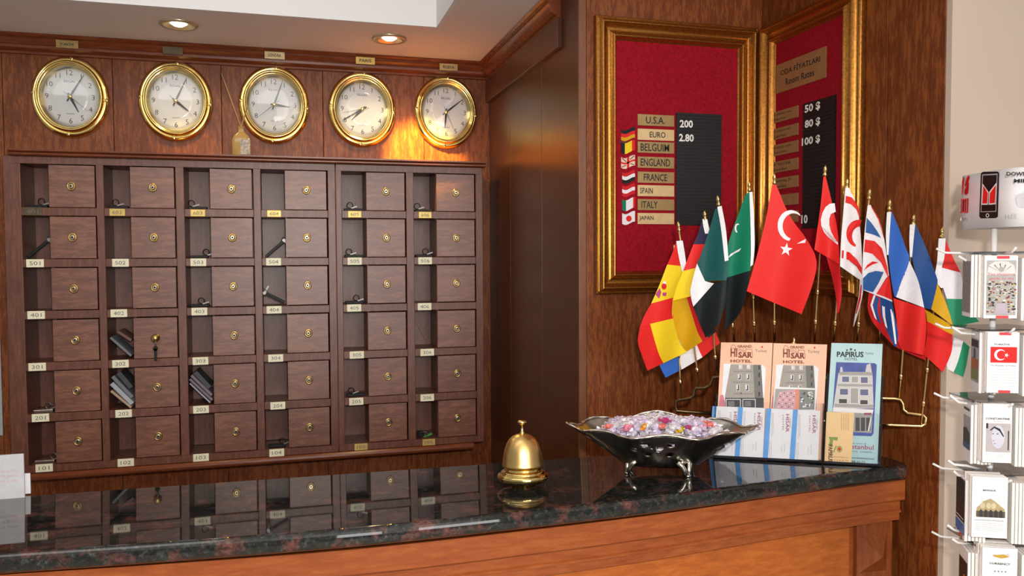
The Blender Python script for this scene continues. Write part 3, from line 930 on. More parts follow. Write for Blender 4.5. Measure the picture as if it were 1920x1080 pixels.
# pilaster with pyramid block, and the edge of the field panel
yp_ = sm_front(.98) + .060
xa0, xa1 = PY(1600, 1010, yp_).x, PY(1666, 1020, yp_).x
obj('pilaster', B().box((xa0, yp_ - .010, .04), (xa1, yp_ + .01, z4 - .001)), W_PYR, t, .002)
pa = [PY(1610, 1003, yp_ - .010), PY(1663, 995, yp_ - .010), PY(1662, 1066, yp_ - .010), PY(1609, 1078, yp_ - .010)]
pk = sum(pa, V()) / 4 - Y_ * .024
q0 = [V((pa[0].x, yp_ - .010, (pa[0].z + pa[1].z) / 2)), V((pa[1].x, yp_ - .010, (pa[0].z + pa[1].z) / 2)), V((pa[1].x, yp_ - .010, (pa[2].z + pa[3].z) / 2)), V((pa[0].x, yp_ - .010, (pa[2].z + pa[3].z) / 2))]
pk = sum(q0, V()) / 4 - Y_ * .026
obj('pyramid_block', B().add(q0 + [pk], [(0, 1, 4), (1, 2, 4), (2, 3, 4), (3, 0, 4), (3, 2, 1, 0)]), W_PYR, t)
x4 = PY(1585, 1010, yp_).x
W_FIELD = wood('field_panel_cherry', (.33, .080, .013), (.42, .108, .018), (.50, .14, .025), 'x', .8, .38, .4)
zf0 = z4 - .004
obj('field_panel', B().sweep(run([(.070, zf0), (.0525, zf0), (.0515, zf0 - .002), (.0515, .10), (.070, .10)], x4)), W_FIELD, t)

# ------------------------------------------------------------------ call bell
def tilted(o):
    o.rotation_euler = (-TILT, 0, 0)
c = PC(981, 910)
k_ = (CAM - c).length
dpt = (c - CAM).dot(fw)
pm = dpt / F
t = thing('call_bell', 'brass dome call bell with a press button on the granite counter', 'bell', c)
R_ = 48.5 * pm
hz = pm / .97
bp = [(.40, 0), (.46, 0), (.47, 3), (.60, 5), (.80, 8), (.93, 11), (.99, 14), (1.0, 17), (.985, 20), (.94, 22.5), (.88, 23.5), (.86, 23), (.845, 24.5), (.84, 26.5), (.80, 28), (.72, 28.5), (.70, 30), (.70, 32), (.66, 34), (.50, 35)]
obj('base', B().lathe([(R_ * r_, h_ * hz) for r_, h_ in bp], c, n=56), BRASS, t)
D_ = 38.8 * pm
dp = [(.955, 36.5), (1.0, 36.5), (1.005, 38.5), (.985, 41), (.965, 47), (.93, 56), (.87, 66), (.78, 75.5), (.65, 83.5), (.48, 89.5), (.28, 92.8), (.12, 94)]
obj('dome', B().lathe([(D_ * r_, h_ * hz) for r_, h_ in dp] + [(.002, 94.2 * hz)], c, n=56),
    plain('satin_brass', (.84, .58, .22), .33, 1, var=.08, scale=70), t)
obj('plunger', B().lathe([(4.6 * pm, 92 * hz), (4.6 * pm, 96 * hz), (2.8 * pm, 98 * hz), (2.6 * pm, 108 * hz), (4 * pm, 110 * hz), (8 * pm, 112 * hz), (9 * pm, 114.5 * hz), (8 * pm, 117 * hz), (4 * pm, 118.4 * hz), (.0005, 118.6 * hz)], c, n=24), GOLD_ROD, t)
tilted(t)

# ------------------------------------------------------------------ silver bowl with sweets
fa, fb = PC(1178, 888), PC(1288, 894)
c = (fa + fb) / 2 + V((.002, .035, 0))
ld = (fb - fa); ld.z = 0; ld.normalize()
ld = (PC(1420, 880) - PC(1070, 880)); ld.z = 0; ld.normalize()
wdv = V((-ld.y, ld.x, 0))
c = c + ld * .020
c.z = zc(c.y)
dpt = (c - CAM).dot(fw)
HL = 180 * dpt / F * .945           # half length
HWd = .078
ZR_ = PP(1250, 812, c - wdv * HWd, V((0, 1, 0))).z - c.z
ZR_ = .077
t = thing('silver_bowl', 'footed oval silver bowl with pierced sides, full of wrapped sweets', 'bowl', c)
NA, NRg = 144, 22
def bowl_pt(a, s, off=0):
    # s 0 bottom .. 1 rim
    ca, sa = math.cos(a), math.sin(a)
    tip = abs(ca) ** 6
    ex = HL * (.42 + .58 * s ** 1.25)
    ey = HWd * (.40 + .60 * s ** .9)
    sc = 1 + .035 * math.cos(10 * a) * s ** 3
    lx = math.copysign(abs(ca) ** 1.0, ca) * ex * sc * (1 - .06 * (1 - tip) * s)
    ly = math.copysign(abs(sa) ** 1.25, sa) * ey * sc
    z = .014 + (ZR_ - .014) * (s ** 1.15) + s ** 4 * (.0035 * math.cos(8 * a) + .002 * tip + max(0, sa) ** 2 * (.007 + .004 * math.cos(6 * a + math.pi)))
    return c + ld * lx + wdv * ly + Z_ * (z + off)
vs, fs = [], []
for j in range(NRg + 1):
    for i in range(NA):
        vs.append(bowl_pt(2 * math.pi * i / NA, j / NRg))
for j in range(NRg):
    for i in range(NA):
        hole = 9 <= j <= 18 and (i // 16) % 2 == 0 and i % 4 in (1, 2) and j % 3 != 0 and (j // 3 + i // 4) % 2 == 0
        if hole: continue
        fs.append((j * NA + i, j * NA + (i + 1) % NA, (j + 1) * NA + (i + 1) % NA, (j + 1) * NA + i))
b = B().add(vs, fs, 0, True)
b.add([bowl_pt(2 * math.pi * i / NA, 0) for i in range(NA)], [list(range(NA))], 0, True)
bw = obj('bowl', b, SILVER, t)
md = bw.modifiers.new('thickness', 'SOLIDIFY'); md.thickness = .0014; md.offset = 0
obj('rim', B().tube([bowl_pt(2 * math.pi * i / NA, 1) for i in range(NA)], [.0022 + .0009 * math.cos(i * 2 * math.pi / 4) for i in range(NA)], 6, 0, True), SILVER_B, t)
for i, (sx, sy) in enumerate(((-.30, -.52), (.28, -.52), (-.34, .52), (.34, .52))):
    p = c + ld * (HL * sx) + wdv * (HWd * sy)
    p = V((p.x, p.y, zc(p.y)))
    if i < 2:
        p = (fa, fb)[i].copy(); p.z = zc(p.y)
    o2 = (p - c); o2.z = 0; o2.normalize()
    s2 = V((-o2.y, o2.x, 0))
    b = B()
    for sg in (-1, 1):
        b.tube([p + s2 * (sg * .0035) + Z_ * .003 + o2 * .002, p + s2 * (sg * .0055) + Z_ * .012 - o2 * .001, p + s2 * (sg * .0095) + Z_ * .019 - o2 * .003, p + s2 * (sg * .0145) + Z_ * .025 - o2 * .008], [.0036, .0042, .0048, .0044], 8)
    b.tube([p + Z_ * .0022 - s2 * .0045 + o2 * .003, p + Z_ * .0018 + o2 * .005, p + Z_ * .0022 + s2 * .0045 + o2 * .003], .0021, 8)
    b.tube([p + Z_ * .022 - s2 * .012 - o2 * .006, p + Z_ * .025 - o2 * .006, p + Z_ * .022 + s2 * .012 - o2 * .006], .003, 8)
    b.tube([p + Z_ * .022 - o2 * .004, p + Z_ * .024 - o2 * .009, p + Z_ * .024 - o2 * .016], [.004, .005, .006], 8)
    obj('foot', b, SILVER_B, t)

# sweets: three source shapes, then copies
def candy_mesh(seed):
    rnd = random.Random(seed)
    bm = bmesh.new()
    bmesh.ops.create_icosphere(bm, subdivisions=2, radius=1)
    for v in bm.verts:
        k = 1 + rnd.uniform(-.20, .16)
        v.co = V((v.co.x * .0105 * k, v.co.y * .0085 * k, v.co.z * .0078 * k))
    # twisted wrapper ends
    for sg in (-1, 1):
        base = len(bm.verts)
        ring = []
        cv = bm.verts.new((sg * .0085, 0, 0))
        for k in range(9):
            a = 2 * math.pi * k / 9
            rr = .0062 * (1 + rnd.uniform(-.35, .35))
            ring.append(bm.verts.new((sg * (.0155 + rnd.uniform(-.002, .002)), rr * math.cos(a), rr * .6 * math.sin(a))))
        for k in range(9):
            bm.faces.new((cv, ring[k], ring[(k + 1) % 9]))
    me = bpy.data.meshes.new('wrapped_sweet')
    bm.to_mesh(me); bm.free()
    return me

def wrapper(name, col, rough=.16, spec=.9, var=.35):
    m = plain('wrapper_' + name, col, rough, .15, spec, .6, var=var, scale=420)
    return m
CM = {'lilac-white': wrapper('lilac', (.66, .58, .78)), 'silvery white': wrapper('clear', (.72, .70, .78), .12), 'orange': wrapper('orange', (.85, .32, .03)),
      'coral': wrapper('coral', (.85, .18, .13)), 'yellow': wrapper('yellow', (.88, .52, .04)), 'magenta': wrapper('magenta', (.45, .03, .16)), 'pink': wrapper('pink', (.80, .22, .32))}
cm_src = {k: [] for k in CM}
for k, m in CM.items():
    for sd in range(3):
        me = candy_mesh(sum(map(ord, k)) * 7 + sd)
        me.materials.append(m)
        cm_src[k].append(me)
rnd = random.Random(21)
def sweet(kind, p, label, grp):
    o = bpy.data.objects.new('wrapped_sweet', rnd.choice(cm_src[kind]))
    COL.objects.link(o)
    o.location = p
    o.rotation_euler = (rnd.uniform(-.5, .5), rnd.uniform(-.4, .4), rnd.uniform(0, 6.28))
    s = rnd.uniform(.85, 1.12) * (1 if 'white' in kind else .68)
    o.scale = (s, s, s)
    tag(o, label, 'sweet', grp)
spots = []
def tryspot(u, v, layer):
    r = math.hypot(u / (HL * .70), v / (HWd * .74))
    if r > 1: return
    z = ZR_ - .010 + layer * .0105 + (1 - r * r) * .012
    spots.append(V((u, v, z)))
for layer, fr in ((-1, 1.0), (0, .98), (1, .66)):
    nu = 13
    for iu in range(nu):
        for iv in range(6):
            u = (iu - (nu - 1) / 2 + .5 * (iv % 2)) * .0215 * fr + rnd.uniform(-.003, .003)
            v = (iv - 2.5) * .0205 * fr + rnd.uniform(-.003, .003)
            tryspot(u, v, layer)
COLD = []
for kd, px, py, lab in (('coral', 1140, 801, 'coral wrapped sweet near the left end of the silver bowl'), ('pink', 1176, 804, 'pink wrapped sweet left of the orange one in the silver bowl'),
                        ('orange', 1207, 802, 'orange wrapped sweet at the front rim of the silver bowl'), ('coral', 1240, 802, 'coral wrapped sweet in the middle of the silver bowl, right of the orange one'),
                        ('yellow', 1275, 808, 'golden yellow wrapped sweet at the front rim of the silver bowl'), ('magenta', 1291, 803, 'dark magenta sweet right of the yellow one in the silver bowl'),
                        ('magenta', 1247, 790, 'dark magenta sweet behind the coral one in the silver bowl'), ('pink', 1322, 802, 'pink wrapped sweet near the right end of the silver bowl'),
                        ('coral', 1331, 798, 'small coral sweet rightmost in the silver bowl')):
    COLD.append((kd, PP(px, py - 2, c - wdv * .040 + Z_ * .06, V((0, 1, 0))), lab))
for kd, p, lab in COLD: sweet(kd, p, lab, None)
for q in spots:
    p = c + ld * q.x + wdv * q.y + Z_ * q.z
    if any((p - q2).length < .0115 or ((p - CAM).length < (q2 - CAM).length and ((p - CAM).normalized() - (q2 - CAM).normalized()).length < .0062) for _, q2, _l in COLD): continue
    kd = 'lilac-white' if rnd.random() < .62 else 'silvery white'
    sweet(kd, p, '%s wrapped sweet heaped among many alike in the silver bowl' % kd, '%s sweets in the silver bowl' % kd)

# ================================================================== brochure holders
h0, h1 = PC(1340, 858), PC(1645, 875)
hx = (h1 - h0); hlen = hx.length; hx.normalize()
hxh = V((hx.x, hx.y, 0)).normalized()
bk = V((-hxh.y, hxh.x, 0))            # away from the viewer
LEAN = math.radians(7)
hu = (Z_ * math.cos(LEAN) + bk * math.sin(LEAN)).normalized()
hn = hx.cross(hu).normalized()
if hn.dot(bk) > 0: hn = -hn
def PHl(x, y, off=0.0): return PP(x, y, h0 + hn * off, hn)

def sheet(b, pxs_, off, th, mi=0):
    b.prism([PHl(x, y, off) for x, y in pxs_], -hn * th, mi)

def holder(x0, x1, ytop_front, ytop_back, yb, label, divs=()):
    base = (PC(x0, yb[0]) + PC(x1, yb[1])) / 2
    t = thing('acrylic_brochure_holder', label, 'brochure holder', base)
    b = B()
    sheet(b, [(x0, yb[0]), (x1, yb[1]), (x1 + 3, ytop_front[1]), (x0 + 3, ytop_front[0])], .006, .002)
    obj('front_panel', b, ACRYL, t)
    b = B()
    sheet(b, [(x0 + 1, yb[0]), (x1 + 1, yb[1]), (x1 + 6, ytop_back[1]), (x0 + 6, ytop_back[0])], -.012, .002)
    obj('back_panel', b, ACRYL_E, t)
    a, d = PHl(x0, yb[0], .006), PHl(x1, yb[1], .006)
    b = B().prism([a + hu * .0005, d + hu * .0005, d - hn * .020 + hu * .0005, a - hn * .020 + hu * .0005], hu * .004)
    obj('base_strip', b, plain('acrylic_dark_edge', (.02, .022, .03), .15), t)
    for xx, yy, yt in ((x0, yb[0], ytop_front[0]), (x1, yb[1], ytop_front[1])):
        p_, q_ = PHl(xx, yy, .006), PHl(xx + 4, yt, .006)
        b = B().prism([p_, p_ - hn * .020, q_ - hn * .020, q_], hxh * (.0018 if xx == x0 else -.0018))
        obj('side_panel', b, ACRYL_E, t)
    return t

holder(1337, 1541, (752, 757), (738, 742), (858, 868.5), 'wide clear acrylic holder with peach brochures and white cards')
holder(1544, 1651, (772, 776), (700, 706), (869, 875.5), 'narrow clear acrylic holder with the light blue brochure')

PEACH = plain('peach_card', (.86, .50, .33), .45, var=.03)
LBLUE = plain('pale_blue_card', (.42, .66, .70), .45, var=.03)
YELLOWC = plain('buff_card', (.88, .60, .27), .45, var=.03)
PBROWN = plain('print_brown', (.23, .045, .02), .6)
PSKY = plain('print_sky_white', (.80, .80, .84), .5)
PBLD = plain('print_grey_stone', (.36, .33, .29), .6, var=.12, scale=400)
PBLD2 = plain('print_dark_stone', (.17, .165, .16), .6, var=.12, scale=400)
PWIN = plain('print_dark_glass', (.03, .03, .035), .5)
PPINK = plain('print_pink', (.62, .20, .26), .6)
PBLUE = plain('print_blue', (.03, .06, .34), .5, var=.3, scale=90)
PWHITE = plain('print_white_stone', (.62, .61, .60), .6, var=.08, scale=300)
PMID = plain('print_mid_grey', (.38, .37, .36), .6)
CYAN = plain('print_cyan', (.10, .34, .74), .5)

def prt(b, poly, off, mi):       # printed area on a leaning sheet
    b.add([PHl(x, y, off) for x, y in poly], [list(range(len(poly)))], mi)

def rect(x0, y0, x1, y1, sk=0.0): return [(x0, y0), (x1, y0 + sk * (x1 - x0)), (x1, y1 + sk * (x1 - x0)), (x0, y1)]

def htext(b, s, x, y, w, h, off, mi=0, rot=False, bold=0.0):
    k = (PHl(x + 1, y, off) - PHl(x, y, off)).length
    kv = (PHl(x, y + 1, off) - PHl(x, y, off)).length
    xd, yd = (hx, hu) if not rot else (-hu, hx)
    # reading direction: rot -> top to bottom
    textb(b, s, PHl(x, y, off), xd, yd, (w * (kv if rot else k)) if w else None, h * (k if rot else kv), mi, .0002, bold)

def hisar(x, label, tl, tr, front_small):
    o = -.004 if not front_small else -.0045
    base = PHl(x + 50, 862, o)
    t = thing('hotel_brochure', label, 'brochure', base, 'peach brochures in the wide acrylic holder')
    b = B()
    sheet(b, [tl, tr, (tr[0] - 11, 862), (tl[0] - 11, 857)], o, .0035)
    obj('cover', b, PEACH, t)
    dx, dy = tl[0] - 1352, tl[1] - 642
    P = lambda poly: [(a + dx, c_ + dy) for a, c_ in poly]
    b = B()
    of = o + .0004
    bx = lambda *r: prt(b, P(rect(*r)), of + .0003, 1)
    prt(b, P([(1357, 682), (1430, 684), (1436, 690), (1432, 763), (1352, 763)]), of, 0)      # sky
    prt(b, P([(1370, 683), (1426, 684), (1431, 764), (1361, 764), (1359, 745)]), of + .0002, 1)   # tower block
    prt(b, P([(1412, 684), (1427, 684), (1432, 764), (1416, 764)]), of + .0003, 2)
    for wy, hgt, xl_, xr2 in ((684, 8, 1385, 1400), (701, 11, 1383, 1399), (721, 12, 1380, 1397)):
        for xx in (xl_, xr2):
            prt(b, P(rect(xx, wy, xx + 7, wy + hgt)), of + .0004, 3)
            prt(b, P(rect(xx + 1.2, wy + 1, xx + 5.8, wy + hgt - 1)), of + .0005, 4 if wy > 690 else 3)
            prt(b, P(rect(xx + 1.5, wy + 1, xx + 3.6, wy + hgt - 3)), of + .0006, 0)
    for wy in (685, 699, 715, 735):
        prt(b, P(rect(1422, wy, 1425, wy + 8)), of + .0005, 4)
    for yy in (696, 716, 738): prt(b, P(rect(1374, yy, 1411, yy + 1.0)), of + .0004, 2)
    prt(b, P([(1388, 736), (1391, 736), (1389.5, 740)]), of + .0005, 4)
    prt(b, P([(1350, 742), (1356, 740), (1362, 764), (1348, 764)]), of + .0004, 5)
    prt(b, P(rect(1360, 746, 1432, 766)), of + .0005, 4)
    for xa_, xb_ in ((1361, 1389), (1392, 1417)):
        for r in ((xa_, 748, xb_, 749.5), (xa_, 748, xa_ + 1.5, 765), (xb_ - 1.5, 748, xb_, 765)):
            prt(b, P(rect(*r)), of + .0007, 3)
        prt(b, P(rect(xa_ + 4, 752, xa_ + 16, 762)), of + .0007, 2)
    obj('cover_photo', b, [PSKY, PBLD, PBLD2, PWHITE, PWIN, PPINK], t, fix=False)
    b = B()
    htext(b, 'GRAND', 1396 + dx, 649.5 + dy, 27, 5, of, bold=.03)
    htext(b, 'HI', 1376 + dx, 661 + dy, 12.5, 16, of, bold=.03)
    htext(b, 'SAR', 1397.5 + dx, 665.5 + dy, 27, 11, of, bold=.04)
    htext(b, 'HOTEL', 1389.5 + dx, 677 + dy, 40, 5.5, of, bold=.03)
    # tower and wall outline of the emblem
    def ln(p, q, wpx=.8):
        a, d = PHl(p[0] + dx, p[1] + dy, of + .0002), PHl(q[0] + dx, q[1] + dy, of + .0002)
        u = (d - a).normalized(); w_ = u.cross(hn) * (wpx * .0004)
        b.add([a - w_, d - w_, d + w_, a + w_], [(0, 1, 2, 3)])
    for seg in (((1371, 656), (1371, 650)), ((1371, 650), (1373, 647)), ((1373, 647), (1377, 647)), ((1377, 647), (1379.5, 650)), ((1379.5, 650), (1379.5, 656)), ((1383, 657), (1398, 661)),
                ((1398, 661), (1399, 655)), ((1399, 655), (1410, 655)), ((1410, 655), (1410, 660)), ((1397, 661), (1411, 661)), ((1411, 661), (1411, 671)), ((1383, 654), (1397, 658)), ((1373, 653), (1377, 653))):
        ln(*seg)
    for xx in (1388, 1393, 1398): ln((xx, 654), (xx + 1.5, 654), 1.2)
    obj('logo', b, PBROWN, t, fix=False)
    b = B()
    htext(b, 'Turkey', 1427 + dx, 658.5 + dy, 22, 7, of)
    obj('signature', b, [INK_S], t, fix=False)
    b = B()
    prt(b, P([(1427, 650), (1429, 648.5), (1431, 650), (1429, 653)]), of + .0003, 0)
    obj('tulip_mark', b, [FC['red']], t, fix=False)

hisar(1352, 'peach hotel brochure at the left end of the wide acrylic holder', (1352, 642), (1449, 643), False)
hisar(1452, 'second peach hotel brochure, behind the small pink leaflet', (1450.5, 643.5), (1551, 646), False)

# small leaflet in front of the second brochure
o = .000
t = thing('small_leaflet', 'small leaflet with a pink building and black-and-white trees', 'leaflet', PHl(1490, 800, o), None)
b = B(); sheet(b, [(1452, 725), (1531, 728), (1528, 800), (1447, 797)], o, .0008)
obj('cover', b, WHITE, t)
b = B()
prt(b, [(1454, 729), (1528, 731), (1527, 768), (1450, 768)], o + .0003, 0)
prt(b, [(1461, 735), (1490, 730), (1499, 730), (1497, 768), (1453, 768)], o + .0005, 1)
prt(b, [(1491, 730), (1499, 730), (1498, 768), (1491, 768)], o + .0006, 2)
for iy in range(5):
    for ix in range(5):
        prt(b, rect(1463 + ix * 6.5 - iy * 1.2, 736 + iy * 6.5, 1465 + ix * 6.5 - iy * 1.2, 738 + iy * 6.5), o + .0007, 3 if (ix + iy) % 2 else 4)
prt(b, [(1499, 731), (1528, 732), (1527, 768), (1498, 768)], o + .0006, 5)
rq = random.Random(3)
for k in range(26):
    x, y = rq.uniform(1500, 1522), rq.uniform(733, 762)
    w_ = rq.uniform(1.5, 5)
    prt(b, rect(x, y, x + w_, y + rq.uniform(1.5, 4)), o + .0008 + k * 1e-5, rq.choice((3, 4)))
obj('cover_photo', b, [PMID, plain('print_rose', (.62, .36, .40), .6), plain('print_salmon', (.72, .26, .18), .6), PWIN, WHITE, plain('print_foliage_grey', (.24, .26, .24), .7)], t, fix=False)

# blue edged cards
cds = [((1336, 1391), (761.5, 763.5), (858, 861.5)), ((1384, 1434.5), (763, 765), (861.5, 863.5)), ((1437, 1488), (766, 768), (863, 866)), ((1487, 1538), (768, 770.5), (866, 868))]
clab = ['white business card with a blue edge, at the left end behind the bowl tip', 'blue-edged white card second from the left, beside the bowl tip', 'blue-edged white card third from the left, right of the holder middle', 'blue-edged white card at the right end of the wide holder']
for i, ((xa_, xb_), (ya_, yb_), (yc_, yd_)) in enumerate(cds):
    o = .003 - .0004 * (3 - i)
    sw = 7 if i == 0 else 9
    t = thing('business_card', clab[i], 'card', PHl((xa_ + xb_) / 2 - 4, yc_, o), 'blue-edged cards in the wide acrylic holder')
    lx = 7
    b = B(); sheet(b, [(xa_, ya_), (xb_, yb_), (xb_ - lx * .6, yd_ - 2), (xa_ - lx, yc_ - 2)], o, .0011)
    obj('card', b, WHITE, t)
    def Q(u, v):    # u across, v down (0..1)
        return (xa_ + (xb_ - xa_) * u - v * (lx * (1 - u) + lx * .6 * u), (ya_ + (yb_ - ya_) * u) * (1 - v) + (yc_ + (yd_ - yc_) * u - 2) * v)
    b = B(); prt(b, [Q(0, 0), Q(sw / 50, 0), Q(sw / 50, 1), Q(0, 1)], o + .0003, 0)
    obj('blue_edge', b, CYAN, t, fix=False)
    b = B()
    x, y = Q(.80, .27); htext(b, 'HISAR', x, y, 34, 6.5, o + .0003, 0, True, .01)
    x, y = Q(.90, .27); htext(b, 'GRAND', x, y, 18, 2.4, o + .0003, 0, True)
    x, y = Q(.64, .27); htext(b, 'HOTEL', x, y, 30, 2.6, o + .0003, 0, True)
    obj('logo', b, plain('print_maroon', (.32, .06, .12), .6), t, fix=False)
    b = B()
    for u, v, w_ in ((.24, .32, 46), (.29, .30, 42), (.22, .80, 30), (.28, .80, 30)):
        x, y = Q(u, v); htext(b, 'Hotel Istanbul tel fax www', x, y, w_, 1.5, o + .0003, 0, True)
    for u, v, w_ in ((.74, .76, 16), (.64, .78, 10)):
        x, y = Q(u, v); htext(b, 'Reservation', x, y, w_, 1.5, o + .0003, 0, True)
    obj('small_print', b, INK_S, t, fix=False)

# light blue brochure
o = -.004
t = thing('hotel_brochure', 'light blue hotel brochure with a white building, in the narrow holder', 'brochure', PHl(1597, 872, o), None)
b = B(); sheet(b, [(1559, 643), (1655, 645), (1645, 873), (1546, 867)], o, .0035)
obj('cover', b, LBLUE, t)
b = B()
of = o + .0005
htext(b, 'PAPIRUS', 1594, 664.5, 50, 10.5, of, bold=.03)
htext(b, 'HOTEL', 1596, 673.5, 24, 4.8, of)
for i, xx in enumerate((1588, 1595.5, 1603)):
    rr = 3.4 if i == 1 else 2.6
    cy = 655 if i == 1 else 656.5
    pts = []
    for k in range(10):
        a = math.pi / 2 + k * math.pi / 5
        q = rr if k % 2 == 0 else rr * .42
        pts.append(PHl(xx + q * math.cos(a), cy - q * math.sin(a), of + .0002))
    b.add(pts, [list(range(10))])
obj('logo', b, INK, t, fix=False)
b = B(); htext(b, 'Turkey', 1630, 663, 17, 5, of); obj('signature', b, INK_S, t, fix=False)
b = B()
prt(b, [(1568, 679), (1640, 681), (1644, 684), (1638, 812), (1634, 818), (1557, 815)], of, 0)
prt(b, [(1577, 697), (1632, 698), (1636, 702), (1638, 766), (1562, 766), (1572, 700)], of + .0002, 1)
prt(b, [(1625, 684), (1632, 681), (1635, 700), (1622, 700)], of + .0002, 1)
prt(b, [(1576, 688), (1579, 688), (1581, 700), (1574, 700)], of + .0002, 1)
prt(b, [(1574, 697), (1636, 699), (1636, 704), (1573, 703)], of + .0004, 2)
prt(b, rect(1571, 720, 1636, 724, .01), of + .0004, 2)
prt(b, rect(1565, 757, 1638, 763, .03), of + .0004, 2)
for xx, yy, w_, h_, mi in ((1579, 706, 13, 10, 4), (1614, 707, 13, 11, 4), (1575, 729, 15, 11, 4), (1613, 730, 15, 11, 4), (1573, 748, 15, 8, 3), (1613, 750, 14, 8, 3), (1597, 706, 12, 11, 2), (1595, 728, 14, 28, 2)):
    prt(b, rect(xx - 1, yy - 1, xx + w_ + 1, yy + h_ + 1, .02), of + .0005, 5); prt(b, rect(xx, yy, xx + w_, yy + h_, .02), of + .0006, mi)
prt(b, [(1562, 764), (1638, 768), (1636, 776), (1561, 772)], of + .0005, 5)
prt(b, [(1561, 773), (1636, 776), (1634, 812), (1558, 808)], of + .0005, 2)
for xx in (1604, 1614, 1624):
    prt(b, rect(xx, 783, xx + 8, 808), of + .0006, 3)
prt(b, [(1632, 782), (1634, 782), (1630, 808), (1627, 808)], of + .0007, 5)
prt(b, rect(1620, 774, 1634, 778), of + .0007, 6)
obj('cover_photo', b, [PBLUE, PWHITE, PMID, PWIN, plain('print_navy_glass', (.03, .035, .16), .4), WHITE, plain('print_maroon', (.32, .06, .12), .6)], t, fix=False)
b = B()
htext(b, 'istanbul', 1616, 838, 44, 9, of, bold=.01)
obj('city_name', b, plain('print_crimson', (.42, .05, .13), .6), t, fix=False)
b = B()
htext(b, 'www.theistanbul.com', 1616, 859, 46, 3.6, of, bold=.01); htext(b, '0212 288 02 77', 1600, 865, 44, 3.4, of, bold=.01); htext(b, 'HOTEL  GENERAL', 1614, 847, 44, 2.4, of); htext(b, 'the heart of', 1610, 831.5, 28, 2.4, of)
obj('small_print', b, INK, t, fix=False)

# buff card in front
o = .002
t = thing('buff_card', 'buff yellow card in front of the light blue brochure', 'card', PHl(1572, 868, o), None)
b = B(); sheet(b, [(1550, 772), (1602, 774), (1596, 869), (1545, 866.5)], o, .0008)
obj('card', b, YELLOWC, t)
b = B(); htext(b, 'PAPIRUS', 1557, 850, 33, 8, o + .0004, 0, True, .03)
obj('logo', b, plain('print_dark_brown', (.10, .02, .015), .6), t, fix=False)
b = B()
for i in range(4): htext(b, 'Ordu Caddesi Laleli Istanbul', 1578 + i * 4.2, 791, 30, 1.8, o + .0004, 0, True)
htext(b, 'www.papirushotel.com', 1571, 857, 38, 2.6, o + .0004); htext(b, '0212 518 55 72', 1573, 863, 34, 2.6, o + .0004)
obj('small_print', b, PBROWN, t, fix=False)
b = B()
prt(b, [(1554, 819), (1571, 820), (1570, 826), (1562, 825), (1560, 838), (1554, 836), (1556, 826)], o + .0005, 0)
prt(b, [(1567, 836), (1569, 836), (1564, 848), (1562, 848)], o + .0005, 0)
prt(b, [(1574 + 5.5 * math.cos(k * .7), 842 + 6.5 * math.sin(k * .7)) for k in range(9)], o + .0005, 1)
prt(b, [(1574 + 2.6 * math.cos(k * .8), 842 + 3 * math.sin(k * .8)) for k in range(8)], o + .0006, 2)
obj('emblem', b, [plain('print_green', (.22, .33, .06), .6), plain('print_olive', (.42, .36, .12), .6), FC['red']], t, fix=False)

# ================================================================== flag stand and table flags
SOFF = .042
SO = V((h0.x, h0.y, h0.z)) + bk * SOFF
def PS(x, y, off=0.0): return PP(x, y, SO - bk * off, bk)

t = thing('flag_stand', 'stepped brass rail stand holding the row of small flags', 'flag stand', PS(1487, 868))
tb = .0034
lft = [(1335, 775), (1269, 771), (1267, 762), (1268, 752), (1280, 749), (1296, 746), (1301, 740), (1301, 733), (1305, 728), (1322, 727), (1331, 722), (1334, 714), (1337, 708), (1350, 706), (1400, 700)]
rgt = [(1650, 796), (1670, 796.5), (1728, 799), (1735, 795), (1736, 783), (1731, 778), (1702, 774), (1694, 768), (1693, 757), (1688, 749), (1678, 747), (1640, 746), (1580, 735)]
obj('left_rail', B().tube([PS(x, y) for x, y in lft], tb, 10), BRASS_SHADED, t)  # same brass stand, shade painted in by a darker material
obj('right_rail', B().tube([PS(x, y) for x, y in rgt], tb * .8, 10), GOLD_ROD, t)
mid = [(1335, 775), (1400, 778), (1500, 786), (1600, 793), (1652, 796)]
obj('lower_rail', B().tube([PS(x, y) for x, y in mid], tb, 8), BRASS_D, t)
obj('upper_rail', B().tube([PS(x, y) for x, y in [(1400, 700), (1440, 690), (1487, 684), (1540, 700), (1580, 735)]], tb, 8), BRASS_D, t)
cb = PS(1487, 860); cb.z = zc(cb.y) + .0017
obj('post', B().lathe([(.030, 0), (.030, .006), (.012, .010), (.006, .016), (.005, .12), (.005, PS(1487, 652).z - cb.z), (.0062, PS(1487, 648).z - cb.z), (.0062, PS(1487, 643).z - cb.z), (.002, PS(1487, 640).z - cb.z), (.0028, PS(1487, 637).z - cb.z), (.0005, PS(1487, 631).z - cb.z)], cb, n=20), GOLD_ROD, t)

def curve(pts, n):
    """resample a polyline by arc length with smoothing"""
    pts = [V((p[0], p[1], 0)) for p in pts]
    # catmull-rom
    P_ = [pts[0] * 2 - pts[1]] + pts + [pts[-1] * 2 - pts[-2]]
    out = []
    for i in range(1, len(P_) - 2):
        for k in range(8):
            u = k / 8
            a, b_, c_, d = P_[i - 1], P_[i], P_[i + 1], P_[i + 2]
            out.append(.5 * ((2 * b_) + (c_ - a) * u + (2 * a - 5 * b_ + 4 * c_ - d) * u * u + (3 * b_ - a - 3 * c_ + d) * u ** 3))
    out.append(pts[-1])
    Ls = [0]
    for a, b_ in zip(out[:-1], out[1:]): Ls.append(Ls[-1] + (b_ - a).length)
    res = []
    j = 0
    for k in range(n + 1):
        s = Ls[-1] * k / n
        while j < len(Ls) - 2 and Ls[j + 1] < s: j += 1
        f = (s - Ls[j]) / max(1e-9, Ls[j + 1] - Ls[j])
        res.append(out[j].lerp(out[j + 1], f))
    return res

